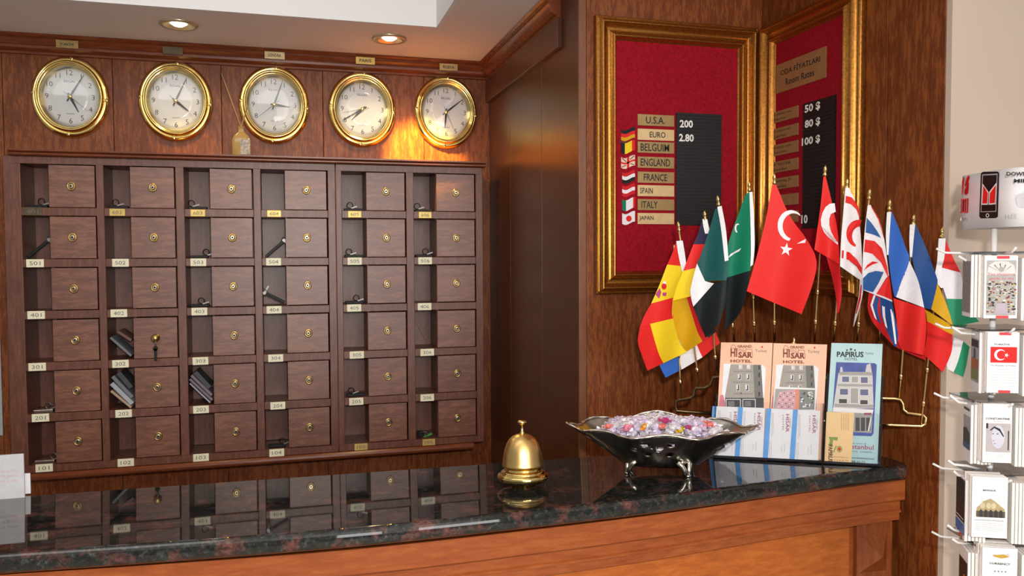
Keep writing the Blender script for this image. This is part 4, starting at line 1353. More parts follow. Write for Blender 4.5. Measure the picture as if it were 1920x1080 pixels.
def flag(label, off, foot, topp, patches, marks=(), amp=.009, ph=0.0, ztilt=0.0):
    """foot/top: rod ends in the photo; patches: (colour, left curve, right curve, extra depth); marks: (colour, polygon, extra depth)"""
    p0 = PS(*foot); p1 = PS(*topp, off - .004)
    t = thing('table_flag', label, 'flag', p0, 'small flags on the brass stand')
    d = (p1 - p0).normalized()
    L_ = (p1 - p0).length
    rb = B().tube([p0 + d * (L_ * k / 6) for k in range(7)], .0019, 8)
    for q in (.12, .30):
        rb.lathe([(.0019, -.006), (.0034, -.003), (.0034, .003), (.0019, .006)], p0 + d * (L_ * q), d, d.cross(Y_), 10)
    obj('pole', rb, GOLD_ROD, t)
    obj('finial', B().lathe([(.0018, -.008), (.0036, -.006), (.0036, -.003), (.002, -.001), (.003, .002), (.0034, .005), (.0022, .009), (.0004, .013)], p1, d, d.cross(Y_), 12), BRASS, t)
    # cloth depth as a smooth function of the place on the flag
    cx0 = min(q[0] for pt in patches for q in pt[1]); cx1 = max(q[0] for pt in patches for q in pt[2])
    cy0 = min(q[1] for pt in patches for q in pt[1]); cy1 = max(q[1] for pt in patches for q in pt[2])
    def dep(x, y, ex):
        u = (x - cx0) / max(1, cx1 - cx0); v = (y - cy0) / max(1, cy1 - cy0)
        return off + ex + amp * (.35 + v) * math.sin(6.0 * u + 2.2 * v + ph) + ztilt * v
    names = []
    for pt in patches + list(marks):
        if pt[0] not in names: names.append(pt[0])
    cl = B()
    for pt in patches:
        n = 18; mcols = 12
        lc, rc = curve(pt[1], n), curve(pt[2], n)
        ex0 = pt[3] if len(pt) > 3 else 0
        ex1 = pt[4] if len(pt) > 4 else ex0
        vs = []
        for k in range(n + 1):
            for i in range(mcols + 1):
                q = lc[k].lerp(rc[k], i / mcols)
                vs.append(PS(q.x, q.y, dep(q.x, q.y, ex0 + (ex1 - ex0) * k / n)))
        fs = [(k * (mcols + 1) + i, k * (mcols + 1) + i + 1, (k + 1) * (mcols + 1) + i + 1, (k + 1) * (mcols + 1) + i) for k in range(n) for i in range(mcols)]
        cl.add(vs, fs, names.index(pt[0]), True)
    for mk in marks:
        ex = mk[2] if len(mk) > 2 else .0012
        cl.add([PS(x, y, dep(x, y, ex)) for x, y in mk[1]], [list(range(len(mk[1])))], names.index(mk[0]))
    obj('cloth', cl, [FC[k] for k in names], t, fix=False)

def arc(cx, cy, r, a0, a1, n=14, sx=1.0):
    return [(cx + sx * r * math.cos(math.radians(a0 + (a1 - a0) * k / n)), cy - r * math.sin(math.radians(a0 + (a1 - a0) * k / n))) for k in range(n + 1)]

def star(cx, cy, r, rot=0, sx=1):
    return [(cx + sx * (r if k % 2 == 0 else r * .4) * math.sin(math.radians(rot) + k * math.pi / 5), cy - (r if k % 2 == 0 else r * .4) * math.cos(math.radians(rot) + k * math.pi / 5)) for k in range(10)]

flag('blue, white and red flag hanging lowest, half hidden behind the red and yellow flag', .003, (1277, 750), (1265, 470),
     [('blue', [(1226, 655), (1238, 688), (1248, 708)], [(1262, 640), (1273, 670), (1278, 693)]), ('white', [(1262, 640), (1273, 670), (1278, 693)], [(1300, 625), (1308, 650), (1317, 670)]),
      ('red', [(1300, 625), (1308, 650), (1317, 670)], [(1330, 590), (1340, 618), (1350, 643)])], amp=.003)
flag('red and yellow flag at the left end of the stand', .030, (1312, 730), (1273, 427),
     [('hem', [(1268, 452), (1272, 478), (1279, 510)], [(1280, 451), (1284, 475), (1288, 505)], .0015),
      ('red', [(1268, 454), (1259, 478), (1251, 496)], [(1270, 454), (1276, 480), (1281, 500)]),
      ('yellow', [(1251, 496), (1236, 535), (1221, 569)], [(1281, 498), (1280, 528), (1268, 557)]),
      ('red', [(1221, 569), (1208, 592), (1200, 612)], [(1268, 556), (1263, 578), (1262, 597)]),
      ('red', [(1200, 612), (1196, 640), (1204, 668), (1214, 695)], [(1219, 607), (1228, 640), (1236, 665), (1244, 681)], 0, -.012),
      ('yellow', [(1219, 607), (1228, 640), (1236, 665), (1244, 681)], [(1262, 597), (1270, 630), (1279, 650), (1288, 660)], 0, -.012)],
     [('magenta', [(1229, 552), (1237, 540), (1240, 548), (1236, 560)]), ('dred', arc(1245, 537, 6, 0, 330, 10, .8)), ('white', arc(1246, 530, 3, 0, 330, 8)), ('magenta', [(1242, 549), (1250, 548), (1249, 555), (1243, 555)])], ph=.6)
flag('black, red and yellow flag, third from the left', .040, (1344, 705), (1322, 407),
     [('hem', [(1317, 411), (1319, 425), (1322, 438)], [(1326, 411), (1329, 425), (1332, 438)], .001),
      ('navy', [(1317, 412), (1308, 440), (1300, 458)], [(1326, 412), (1332, 440), (1334, 458)]),
      ('red', [(1300, 458), (1289, 487), (1281, 508)], [(1334, 458), (1324, 480), (1312, 500)]),
      ('yellow', [(1281, 508), (1268, 540), (1261, 564)], [(1314, 500), (1303, 530), (1294, 556)]),
      ('gold', [(1261, 564), (1260, 592), (1268, 625), (1285, 661)], [(1287, 556), (1296, 585), (1307, 620), (1317, 640)], -.010, -.024),  # turned-under fold: shade painted as darker yellow and red
      ('dred', [(1287, 556), (1296, 585), (1307, 620), (1317, 640)], [(1296, 552), (1306, 580), (1318, 610), (1328, 634)], -.010, -.024),
      ('black', [(1296, 552), (1306, 580), (1318, 610), (1328, 634)], [(1310, 550), (1322, 580), (1335, 605), (1342, 622)], -.010, -.024)], ph=1.0)
flag('dark green, white and black flag, fourth from the left', .050, (1377, 640), (1347, 379),
     [('hem', [(1345, 388), (1352, 430), (1359, 490)], [(1353, 386), (1361, 430), (1366, 488)], .0015),
      ('dgreen', [(1341, 392), (1327, 440), (1315, 475), (1307, 494)], [(1352, 386), (1359, 430), (1365, 475), (1364, 500)]),
      ('dgreen', [(1307, 494), (1314, 510), (1322, 527)], [(1364, 500), (1364, 514), (1362, 526)]),
      ('white', [(1307, 494), (1300, 518), (1294, 545)], [(1307, 494), (1314, 510), (1322, 527)]),
      ('hem', [(1294, 545), (1296, 560), (1300, 575)], [(1322, 527), (1332, 530), (1339, 531)], 0, -.002),
      ('black', [(1300, 575), (1312, 606), (1323, 633)], [(1339, 531), (1330, 580), (1324, 633)], -.002, -.006),
      ('black', [(1339, 531), (1330, 580), (1324, 633)], [(1362, 526), (1360, 566), (1350, 605)], 0, -.006)], ph=1.4)
flag('plain green flag with white script, left of the large red one', .052, (1415, 640), (1405, 352),
     [('green', [(1398, 364), (1387, 395), (1374, 430), (1364, 462), (1359, 490), (1358, 522)], [(1406, 360), (1407, 415), (1408, 470), (1407, 507)]),
      ('hem', [(1405, 360), (1407, 415), (1408, 470), (1407, 500)], [(1411, 360), (1414, 415), (1415, 460), (1412, 496)], .0015),
      ('black', [(1358, 522), (1354, 555), (1361, 590), (1357, 620)], [(1407, 507), (1402, 540), (1388, 585), (1366, 612)], 0, -.02)],  # back of the green cloth, its deep shade painted black
     [('white', [(1364, 484), (1370, 476), (1380, 470), (1390, 465), (1386, 471), (1376, 476), (1368, 482)]), ('white', arc(1383, 428, 9, 60, 250, 10, .6) + arc(1384, 428, 7, 250, 60, 10, .5))], ph=1.6)
oc = arc(1483, 423, 29, 48, 262, 20, .86)
ic = arc(1488, 424, 24, 255, 52, 20, .86)
flag('large red flag with white crescent and star at the centre of the stand', .062, (1452, 640), (1452, 338),
     [('red', [(1448, 346), (1436, 410), (1419, 480), (1400, 546)], [(1451, 346), (1455, 420), (1453, 495), (1452, 568)]),
      ('red', [(1451, 346), (1455, 420), (1453, 495), (1452, 568)], [(1455, 346), (1481, 405), (1512, 448), (1531, 488), (1524, 532), (1503, 589)])],
     [('white', oc + ic), ('white', star(1474, 468, 13, 8, .95), .0015), ('white', [(1494, 457), (1503, 452), (1511, 448), (1510, 455), (1502, 456)])], amp=.007, ph=.4)
flag('smaller red flag with a white crescent, right of the large one', .046, (1527, 640), (1547, 323),
     [('red', [(1544, 332), (1538, 390), (1531, 440), (1527, 468)], [(1548, 330), (1560, 380), (1570, 430), (1573, 465), (1574, 496)]),
      ('dred', [(1548, 476), (1560, 520), (1568, 560), (1569, 588)], [(1574, 494), (1577, 525), (1578, 555), (1573, 585)], -.006, -.02)],  # reverse of the red cloth, shade put into a darker red
     [('white', [(1565, 381), (1556, 382), (1548, 388), (1542, 399), (1539, 412), (1540, 424), (1545, 435), (1552, 444), (1562, 452), (1571, 459), (1571, 455), (1564, 445), (1558, 434), (1555, 422), (1555, 410), (1558, 401), (1567, 397)])], ph=.2, amp=.007)
def bandpts(up, dn): return up + dn[::-1]
flag('white flag with red bands and crescent, beside the gilt frame', .046, (1563, 640), (1588, 347),
     [('white', [(1585, 352), (1581, 400), (1577, 450), (1575, 499)], [(1592, 352), (1607, 388), (1613, 432), (1616, 480), (1617, 528)]),
      ('hem', [(1612, 524), (1610, 555), (1604, 585), (1600, 612)], [(1617, 526), (1618, 548), (1611, 580), (1601, 612)], -.006, -.015)],
     [('red', bandpts([(1586, 367), (1597, 370), (1607, 382), (1612, 397)], [(1585, 380), (1596, 383), (1606, 393), (1612, 410)])),
      ('red', arc(1610, 438, 26, 75, 255, 14, .88) + arc(1612, 443, 18, 240, 92, 12, .8)),
      ('red', bandpts([(1579, 469), (1593, 473), (1607, 487), (1616, 502)], [(1578, 484), (1592, 488), (1606, 500), (1616, 515)])),
      ('dred', bandpts([(1614, 532), (1611, 556), (1604, 588)], [(1616, 536), (1614, 560), (1606, 588)]), -.004)], amp=.007)  # red stripe on the hanging back, darkened to paint its shade
flag('red, white and blue crossed flag, right of the white one', .048, (1607, 640), (1630, 367),
     [('white', [(1627, 385), (1622, 425), (1618, 480), (1617, 543)], [(1632, 384), (1649, 413), (1659, 455), (1666, 510), (1673, 566)]),
      ('dred', [(1629, 548), (1627, 575), (1634, 600), (1650, 622)], [(1650, 556), (1652, 590), (1663, 620), (1676, 648)], -.006, -.02),  # folded-under part: red and blue darkened to paint in shade
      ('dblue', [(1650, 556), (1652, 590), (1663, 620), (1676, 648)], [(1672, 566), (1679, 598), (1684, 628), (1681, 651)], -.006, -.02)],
     [('ublue', [(1625, 408), (1634, 418), (1644, 432), (1652, 446), (1638, 440), (1623, 436)]), ('red', bandpts([(1634, 389), (1647, 412), (1657, 446)], [(1633, 385), (1649, 411), (1658, 447)])),
      ('red', bandpts([(1622, 449), (1640, 452), (1654, 466), (1664, 502)], [(1620, 472), (1636, 476), (1652, 492), (1666, 522)])),
      ('red', [(1619, 508), (1626, 497), (1636, 490), (1648, 492), (1636, 496), (1626, 502)]),
      ('ublue', [(1618, 522), (1628, 512), (1642, 508), (1657, 510), (1648, 530), (1637, 548), (1618, 543)]), ('red', [(1661, 522), (1667, 516), (1671, 545), (1673, 563), (1658, 556), (1643, 551)]),
      ('hem', bandpts([(1638, 553), (1632, 572), (1640, 596)], [(1642, 553), (1636, 572), (1644, 600)]), -.005), ('dblue', bandpts([(1641, 556), (1637, 575), (1646, 602)], [(1648, 558), (1645, 580), (1652, 607)]), -.005),
      ('hem', bandpts([(1653, 557), (1655, 592), (1660, 612)], [(1658, 560), (1660, 595), (1664, 616)]), -.0085), ('hem', bandpts([(1667, 565), (1672, 600), (1678, 645)], [(1671, 566), (1677, 600), (1681, 645)]), -.0085)], amp=.007, ph=.5)
flag('blue, white and red flag, fourth from the right', .042, (1648, 640), (1668, 387),
     [('hem', [(1663, 398), (1661, 440), (1663, 478)], [(1671, 397), (1668, 440), (1666, 478)], .001),
      ('blue', [(1667, 398), (1664, 440), (1667, 490), (1672, 530), (1677, 556)], [(1672, 397), (1687, 432), (1700, 470), (1705, 489), (1680, 557)]),
      ('white', [(1705, 489), (1692, 522), (1680, 557)], [(1705, 489), (1722, 528), (1733, 577)]),
      ('red', [(1675, 559), (1681, 600), (1681, 632), (1690, 655)], [(1734, 578), (1737, 608), (1735, 640), (1731, 666)], 0, -.002)], ph=.9)
flag('blue, yellow and red flag, second from the right', .036, (1686, 745), (1713, 415),
     [('hem', [(1706, 421), (1705, 450), (1706, 482)], [(1716, 420), (1713, 450), (1710, 482)], .001),
      ('dblue', [(1710, 422), (1710, 480), (1722, 532), (1734, 578)], [(1717, 420), (1737, 466), (1752, 508), (1758, 531), (1746, 580)]),
      ('gold', [(1758, 531), (1752, 556), (1746, 580)], [(1758, 531), (1776, 574), (1787, 611)]),
      ('gold', [(1734, 580), (1737, 592), (1738, 602)], [(1787, 611), (1787, 618), (1786, 628)], -.004, -.008),
      ('red', [(1738, 602), (1737, 635), (1731, 664)], [(1786, 628), (1784, 660), (1768, 698)], -.008, -.014),
      ('dred', [(1655, 622), (1672, 645), (1690, 656)], [(1731, 640), (1735, 655), (1736, 676)], -.016, -.016)], ph=1.2)
flag('red, white and green flag at the right end, against the beige wall', .030, (1727, 799), (1766, 439),
     [('hem', [(1760, 447), (1757, 490), (1753, 522), (1764, 540)], [(1773, 447), (1771, 480), (1766, 505), (1768, 540)], .0015),
      ('red', [(1773, 452), (1771, 478), (1767, 502)], [(1774, 452), (1788, 485), (1801, 511)]),
      ('white', [(1766, 502), (1766, 530), (1775, 560)], [(1801, 511), (1806, 535), (1807, 561)]),
      ('hgreen', [(1774, 560), (1781, 590), (1788, 612)], [(1807, 561), (1822, 585), (1836, 603)]),
      ('white', [(1789, 632), (1782, 662), (1773, 690)], [(1806, 640), (1797, 675), (1788, 698)], 0, -.008),
      ('hgreen', [(1806, 640), (1797, 675), (1788, 698)], [(1818, 650), (1812, 685), (1806, 707)], 0, -.008)], ph=.3, amp=.003)

# ================================================================== leaflet spinner rack at the right
RD = 1.13
def ang(a): return V((-math.sin(math.radians(a)), -math.cos(math.radians(a)), 0))
def side_of(n): return V((-n.y, n.x, 0))       # to the viewer's right when facing the cover
ax0 = PD(1863, 500, RD)
t = thing('leaflet_spinner_rack', 'white spinner rack of city guide booklets at the right edge', 'display rack', V((ax0.x, ax0.y, 0)))
RACK = t
obj('pole', B().lathe([(.004, .02), (.004, PD(1863, 345, RD).z)], V((ax0.x, ax0.y, 0)), n=14), WHITE_P, t)
obj('foot_plate', B().lathe([(.14, 0), (.14, .012), (.02, .022), (.004, .03)], V((ax0.x, ax0.y, 0)), n=32), WHITE_P, t)
rowsd = [(480, 597, (1803, 1822), (1850, 1903)), (623, 737, (1818, 1838), (1855, 1906)), (757, 868, (1803, 1823), (1847, 1893)), (894, 1009, (1791, 1811), (1827, 1884)), (1027, 1140, (1794, 1818), (1846, 1902))]
ring_pts = lambda c0, r, z: [V((c0.x + r * math.cos(q), c0.y + r * math.sin(q), z)) for q in [2 * math.pi * k / 28 for k in range(28)]]
# sign drum
sc_ = V((ax0.x + .052, ax0.y - .004, 0))
zt0, zb0 = PD(1850, 311, 1.05).z, PD(1850, 424, 1.05).z
nS = ang(14); sS = side_of(nS)
sc_ = sc_ + sS * .0235
def drum(u):   # u in 0..1 around a rounded square, starting at left-front
    q = 2 * math.pi * u
    e = .42
    cx_, sx_ = math.cos(q), math.sin(q)
    return sc_ + sS * (.088 * math.copysign(abs(cx_) ** e, cx_)) + nS * (.075 * math.copysign(abs(sx_) ** e, sx_))
ND = 72
sec = [drum(k / ND) for k in range(ND)]
b = B().sweep([[p + Z_ * zb0 for p in sec], [p + Z_ * zt0 for p in sec]], smooth=True)
obj('sign_drum', b, plain('sign_white', (.74, .74, .77), .4, var=.03), t)

# booklets
def pile_booklet(cc, n, w, h, th):
    s = side_of(n)
    return B().obox(cc - n * th * .40, (s, n, Z_), (w / 2, th * .40, h / 2))

PAGES = plain('booklet_pages', (.82, .78, .74), .6, var=.08, scale=500)
front_lab = ['white booklet with a covered bazaar drawing, on the top tier', 'white booklet with a red crescent flag, on the second tier', 'white booklet with a stone head, on the third tier', 'white booklet with a domed mosque, on the fourth tier', 'white currency booklet on the lowest tier']
left_lab = ['grey picture booklet facing left on the top tier', 'booklet with a green and orange picture facing left on the second tier', 'booklet with a dark harbour picture facing left on the third tier', 'black and blue booklet facing left on the fourth tier', 'dark booklet facing left on the lowest tier']
tiers = ['top', 'second', 'third', 'fourth', 'lowest']
nF, nL, nR = ang(26), ang(121), ang(-62)
hooks = B(); rails = B()
rj = random.Random(5)
def cover_frame(cc, n, w, h):
    s = side_of(n)
    return lambda u, v, l=.0004: cc + s * ((u - .5) * w) + Z_ * ((.5 - v) * h) + n * l
def poly(b, fr, pts, mi, l=.0005):
    b.add([fr(u, v, l) for u, v in pts], [list(range(len(pts)))], mi)
def rc(u0, v0, u1, v1): return [(u0, v0), (u1, v0), (u1, v1), (u0, v1)]
RED_TAB = plain('red_tab', (.70, .04, .05), .5)
for r, (y0, y1, (lx0, lx1), (fx0, fx1)) in enumerate(rowsd):
    Df = 1.085
    pc = PD((fx0 + fx1) / 2, (y0 + y1) / 2, Df)
    h = (y1 - y0) * Df / F
    wf = (fx1 - fx0) * Df / F / .93
    th = .0042
    # front pile
    for k in range(7):
        jit = side_of(nF) * rj.uniform(-.0008, .0008) + Z_ * rj.uniform(-.0008, .0008)
        cc = pc - nF * (th * 1.1 * k) + (jit if k else V((0, 0, 0)))
        o_ = obj('guide_booklet', pile_booklet(cc, nF, wf, h, th), PAGES if k else WHITE)
        if k == 0:
            tag(o_, front_lab[r], 'booklet', 'guide booklets on the spinner rack')
            fr = cover_frame(cc, nF, wf, h); sF = side_of(nF)
            b = B()
            tx = lambda s, u, v, w_, hh_, mi=0, bold=0.0: textb(b, s, fr(u, v), sF, Z_, w_ * wf if w_ else None, hh_ * h, mi, .0003, bold)
            if r == 0:
                poly(b, fr, rc(.06, .07, .95, .95), 1)
                poly(b, fr, [(.06, .30), (.12, .15), (.3, .09), (.5, .08), (.7, .09), (.88, .15), (.95, .30)], 2, .0007)
                for q in range(5):
                    poly(b, fr, [(.10 + q * .17, .12 + abs(q - 2) * .02), (.13 + q * .17, .12 + abs(q - 2) * .02), (.5 + (q - 2) * .05, .24)], 0, .0009)
                poly(b, fr, [(.5 + .09 * math.cos(a), .215 + .04 * math.sin(a)) for a in [k_ * .7 for k_ in range(9)]], 1, .001)
                rq = random.Random(9)
                for q in range(230):
                    u, v = rq.uniform(.07, .92), rq.uniform(.40, .90)
                    if abs(u - .5) < .2 and v > .75: continue
                    poly(b, fr, rc(u, v, u + rq.uniform(.03, .09), v + rq.uniform(.012, .03)), rq.choice((0, 2, 3, 4, 5, 0)), .0008 + q * 2e-6)
                poly(b, fr, [(.36, .76), (.62, .76), (.72, .93), (.30, .93)], 6, .0014)
                tx('The shopping', .5, .295, .84, .05, 7); tx('guide to the', .52, .365, .74, .045, 7); tx('CITY', .52, .87, .30, .05, 7, .02)
                mats = [INK, PMID, plain('print_pale', (.62, .60, .58), .6), plain('print_sand', (.52, .38, .18), .6), PBROWN, plain('print_taupe', (.32, .28, .24), .6), plain('print_lilac', (.42, .36, .42), .6), plain('print_red', (.62, .06, .08), .6)]
            elif r == 1:
                tx('TÜRKİYE', .45, .195, .50, .035, 0, .02)
                poly(b, fr, rc(.10, .24, .93, .50), 1)
                pts = [(.40 + .185 * math.cos(a), .37 + .092 * math.sin(a)) for a in [math.radians(40 + k_ * 14) for k_ in range(21)]] + [(.44 + .145 * math.cos(a), .37 + .072 * math.sin(a)) for a in [math.radians(318 - k_ * 14) for k_ in range(20)]]
                poly(b, fr, pts, 2, .0008)
                poly(b, fr, [(.60 + (.075 if k_ % 2 == 0 else .03) * math.cos(k_ * math.pi / 5), .375 + (.040 if k_ % 2 == 0 else .016) * math.sin(k_ * math.pi / 5)) for k_ in range(10)], 2, .0008)
                tx('The Republic of Turkey', .5, .55, .80, .03, 0)
                for q in range(7): tx('city guide to the country and its people', .5 + (q % 2) * .02, .61 + q * .045, (.4 if q == 0 else .78), .016, 3)
                mats = [INK, FC['red'], WHITE, INK_S]
            elif r == 2:
                tx('CONSTANTINE', .5, .25, .84, .034, 0, .02); tx('the Great', .5, .295, .3, .02, 3)
                poly(b, fr, rc(.10, .33, .96, .82), 1)
                poly(b, fr, [(.52 + .23 * math.cos(a), .56 + .20 * math.sin(a)) for a in [k_ * .45 for k_ in range(14)]], 2, .0007)
                poly(b, fr, [(.24, .44), (.38, .38), (.58, .42), (.72, .54), (.70, .56), (.56, .46), (.38, .41), (.25, .46)], 0, .001)
                for u, v, du, dv in ((.32, .50, .05, .012), (.47, .50, .06, .014), (.35, .62, .035, .010), (.38, .67, .06, .008)):
                    poly(b, fr, rc(u, v, u + du, v + dv), 0, .001)
                poly(b, fr, rc(.86, .45, .90, .78), 0, .0008); poly(b, fr, rc(.10, .33, .17, .42), 0, .0008)
                for q in range(3): tx('the emperor and his city of seven hills', .5, .86 + q * .028, .76, .014, 3)
                mats = [INK, plain('print_warm_grey', (.45, .40, .41), .6), plain('print_marble', (.55, .54, .64), .6), INK_S]
            elif r == 3:
                tx('MOSQUE', .48, .22, .36, .03, 0, .03)
                poly(b, fr, [(.12, .62), (.14, .50), (.24, .46), (.32, .40), (.52, .35), (.66, .40), (.78, .46), (.92, .52), (.93, .64)], 1)
                poly(b, fr, rc(.12, .56, .93, .66), 2, .0008)
                for u in (.2, .34, .48, .62, .76): poly(b, fr, [(u, .66), (u, .56), (u + .05, .53), (u + .10, .56), (u + .10, .66)], 3, .001)
                for u in (.30, .46, .60): poly(b, fr, [(u + .07 * math.cos(a), .47 + .05 * math.sin(a)) for a in [k_ * .6 for k_ in range(11)]], 4, .0009)
                for u in (.28, .76): poly(b, fr, rc(u, .33, u + .012, .5), 4, .0009)
                tx('SÜLEYMANİYE MOSQUE', .48, .71, .82, .026, 0)
                for q in range(5): tx('a guide to the mosques of the old city', .48, .76 + q * .030, .80, .014, 5)
                mats = [INK, plain('print_ochre', (.42, .33, .17), .6), plain('print_umber', (.10, .07, .04), .6), PWIN, plain('print_straw', (.58, .50, .32), .6), INK_S]
            else:
                tx('CURRENCY', .5, .26, .60, .034, 0, .02)
                poly(b, fr, [(.28, .12), (.62, .10), (.78, .14), (.55, .17), (.34, .15)], 1)
                for q in range(4): poly(b, fr, rc(.34 + q * .1, .38, .38 + q * .1, .40), 2, .0008)
                mats = [INK, plain('print_mustard', (.52, .32, .04), .6), INK_S]
            obj('cover_print', b, mats, o_, fix=False)
            if r < 2:
                for vv in (-.004, 1.0):
                    v0 = .00 if vv < 0 else .955
                    b = B(); poly(b, fr, rc(.36, v0, .74, v0 + .045), 0, .0009); obj('red_tab', b, RED_TAB, o_, fix=False)
        else:
            tag(o_, 'plain white booklet in the pile behind the front cover on the %s tier' % tiers[r], 'booklet', 'booklets behind the front cover, %s tier' % tiers[r])
    # left pile
    Dl = 1.125
    lc_ = PD((lx0 + lx1) / 2, (y0 + y1) / 2 - 3, Dl)
    hl = h * 1.02
    for k in range(6):
        cc = lc_ - nL * (th * 1.06 * k) + (Z_ * rj.uniform(-.001, .001) if k else V((0, 0, 0)))
        o_ = obj('guide_booklet', pile_booklet(cc, nL, wf, hl, th), PAGES if k else WHITE)
        if k == 0:
            tag(o_, left_lab[r], 'booklet', 'guide booklets on the spinner rack')
            fr = cover_frame(cc, nL, wf, hl)
            b = B()
            if r == 0: poly(b, fr, rc(.05, .10, .95, .93), 0); mats = [plain('print_mauve_grey', (.26, .235, .24), .7, var=.4, scale=700)]
            elif r == 1:
                poly(b, fr, rc(.08, .12, .95, .84), 0); poly(b, fr, rc(.12, .14, .92, .26), 1, .0008); poly(b, fr, rc(.12, .45, .92, .62), 2, .0008); poly(b, fr, rc(.12, .62, .92, .80), 3, .0008); poly(b, fr, [(.4, .3), (.5, .27), (.62, .3), (.62, .45), (.4, .45)], 4, .0009)
                mats = [plain('print_haze', (.34, .36, .42), .6), PWIN, plain('print_rust', (.40, .12, .05), .6), plain('print_moss', (.20, .22, .07), .6), plain('print_spire', (.06, .10, .10), .6)]
            elif r == 2:
                poly(b, fr, rc(.08, .22, .95, .78), 0); poly(b, fr, [(.08, .45), (.5, .42), (.95, .50), (.95, .78), (.08, .70)], 1, .0008); poly(b, fr, rc(.08, .68, .95, .78), 2, .0009); poly(b, fr, rc(.15, .08, .9, .12), 1, .0009)
                mats = [plain('print_mist', (.36, .38, .41), .6), plain('print_slate', (.05, .055, .05), .6), plain('print_sea', (.06, .10, .20), .6)]
            elif r == 3:
                poly(b, fr, rc(.03, .02, .97, .72), 0); poly(b, fr, rc(.03, .74, .97, .92), 1, .0008); poly(b, fr, rc(.2, .92, .8, .99), 2, .0008); poly(b, fr, rc(.1, .66, .9, .675), 3, .0008)
                mats = [plain('print_black_photo', (.02, .018, .018), .5, var=.8, scale=300), plain('print_azure', (.06, .16, .45), .5), plain('print_vermilion', (.50, .10, .03), .5), WHITE]
            else:
                poly(b, fr, rc(.05, .2, .95, .98), 0); poly(b, fr, [(.55, .45), (.75, .42), (.8, .6), (.6, .62)], 1, .0008)
                mats = [plain('print_night', (.025, .012, .010), .5), plain('print_amber', (.45, .16, .04), .5)]
            obj('cover_print', b, mats, o_, fix=False)
        else:
            tag(o_, 'plain white booklet in the pile behind the left-facing cover on the %s tier' % tiers[r], 'booklet', 'booklets behind the left cover, %s tier' % tiers[r])
    # right pile, mostly out of the picture
    rcx = PD(fx1 + 26, (y0 + y1) / 2 + 3, 1.10)
    for k in range(4):
        o_ = obj('guide_booklet', pile_booklet(rcx - nR * (th * 1.06 * k), nR, wf, h, th), PAGES)
        tag(o_, 'plain white booklet turned edge-on at the right on the %s tier' % tiers[r], 'booklet', 'edge-on booklets at the right, %s tier' % tiers[r])
    # wire pegs and tier ring
    zt2 = PD(1862, y0, RD).z + .004
    b = B()
    b.tube(ring_pts(ax0, .026, zt2), .0016, 6, 0, True)
    for n_, ln_ in ((nF, .058), (nL, .062), (nR, .05)):
        b.tube([V((ax0.x, ax0.y, zt2)), V((ax0.x, ax0.y, zt2)) + n_ * .03, V((ax0.x, ax0.y, zt2)) + n_ * ln_ + Z_ * .001, V((ax0.x, ax0.y, zt2)) + n_ * (ln_ + .012) + Z_ * .007], .0017, 6)
    pegs = {0: [((1797, 480), (1815, 491))], 1: [((1785, 613), (1801, 624), (1830, 627))], 2: [((1781, 741), (1797, 754), (1816, 757))], 3: [((1777, 863), (1789, 871), (1811, 873)), ((1788, 883), (1796, 891), (1806, 893))], 4: [((1776, 984), (1788, 993)), ((1785, 1010), (1795, 1017), (1806, 1019))]}[r]
    for pg in pegs:
        pts_ = [PD(x, y, Dl + .003) for x, y in pg]
        b.tube(pts_ + [pts_[-1].lerp(V((ax0.x, ax0.y, zt2)), .6)], .0019, 8)
    obj('tier_hooks', b, WHITE_P, t)
    # thin clear tray over the tier
    b = B()
    q = PD(1856, y0 - 6, Dl - .01)
    b.prism([V((ax0.x, ax0.y, q.z)) + V((dx_, dy_, 0)) for dx_, dy_ in ((-.05, -.03), (.05, -.055), (.06, .03), (-.03, .045))], Z_ * .0016)
    obj('clear_tray', b, ACRYL_E, t)

def cheek(px, py, l=.0012):
    # intersect with the drum side wall
    best = None
    d = ray(px, py)
    for k in range(ND):
        a, e = sec[k], sec[(k + 1) % ND]
        ed = e - a; nn = V((ed.y, -ed.x, 0))
        if abs(d.dot(nn)) < 1e-9: continue
        tt = (V((a.x, a.y, 0)) - V((CAM.x, CAM.y, 0))).dot(nn) / d.dot(nn)
        P_ = CAM + d * tt
        u = (V((P_.x, P_.y, 0)) - a).dot(ed) / ed.length_squared
        if -.001 <= u <= 1.001 and tt > 0 and (best is None or tt < best): best = tt
    if best is None: best = 1.07
    return CAM + d * (best - l)
# printing on the drum
b = B()
def dr(px, py, n_=nS, lift=.0006):
    # point of the drum's front face
    return PP(px, py, sc_ + nS * .075, nS) + nS * lift
def dpoly(pts, mi, lift=.0006): b.add([cheek(x, y, lift + .0006) for x, y in pts], [list(range(len(pts)))], mi)
dpoly([(1839, 325), (1843, 322), (1870, 321.5), (1873.5, 324), (1871, 406), (1867, 409), (1839, 409.5), (1836, 406)], 0)
dpoly([(1841.5, 327), (1870.5, 325.5), (1868, 397), (1838.5, 398)], 3, .0008)
dpoly([(1843, 329), (1869, 328), (1866.5, 395.5), (1840, 396.5)], 0, .001)
dpoly([(1842.5, 344), (1853.5, 360), (1852, 384), (1839.8, 384)], 1, .0012)
dpoly([(1868.6, 342), (1854.6, 360), (1853.6, 384), (1866.6, 383)], 1, .0012)
dpoly([(1843.8, 348), (1852.2, 362), (1850.8, 381.5), (1841.8, 381.5)], 2, .0014)
dpoly([(1867.2, 347), (1856, 362), (1855, 381.5), (1865.4, 380.5)], 2, .0014)
dpoly([(1851.5 + 3.3 * math.cos(k * .52), 404 + 4 * math.sin(k * .52)) for k in range(12)], 1, .001)
dpoly([(1851.5 + 2.0 * math.cos(k * .52), 404 + 2.6 * math.sin(k * .52)) for k in range(12)], 0, .0012)
kx = (dr(1901, 330) - dr(1900, 330)).length; ky = (dr(1900, 331) - dr(1900, 330)).length
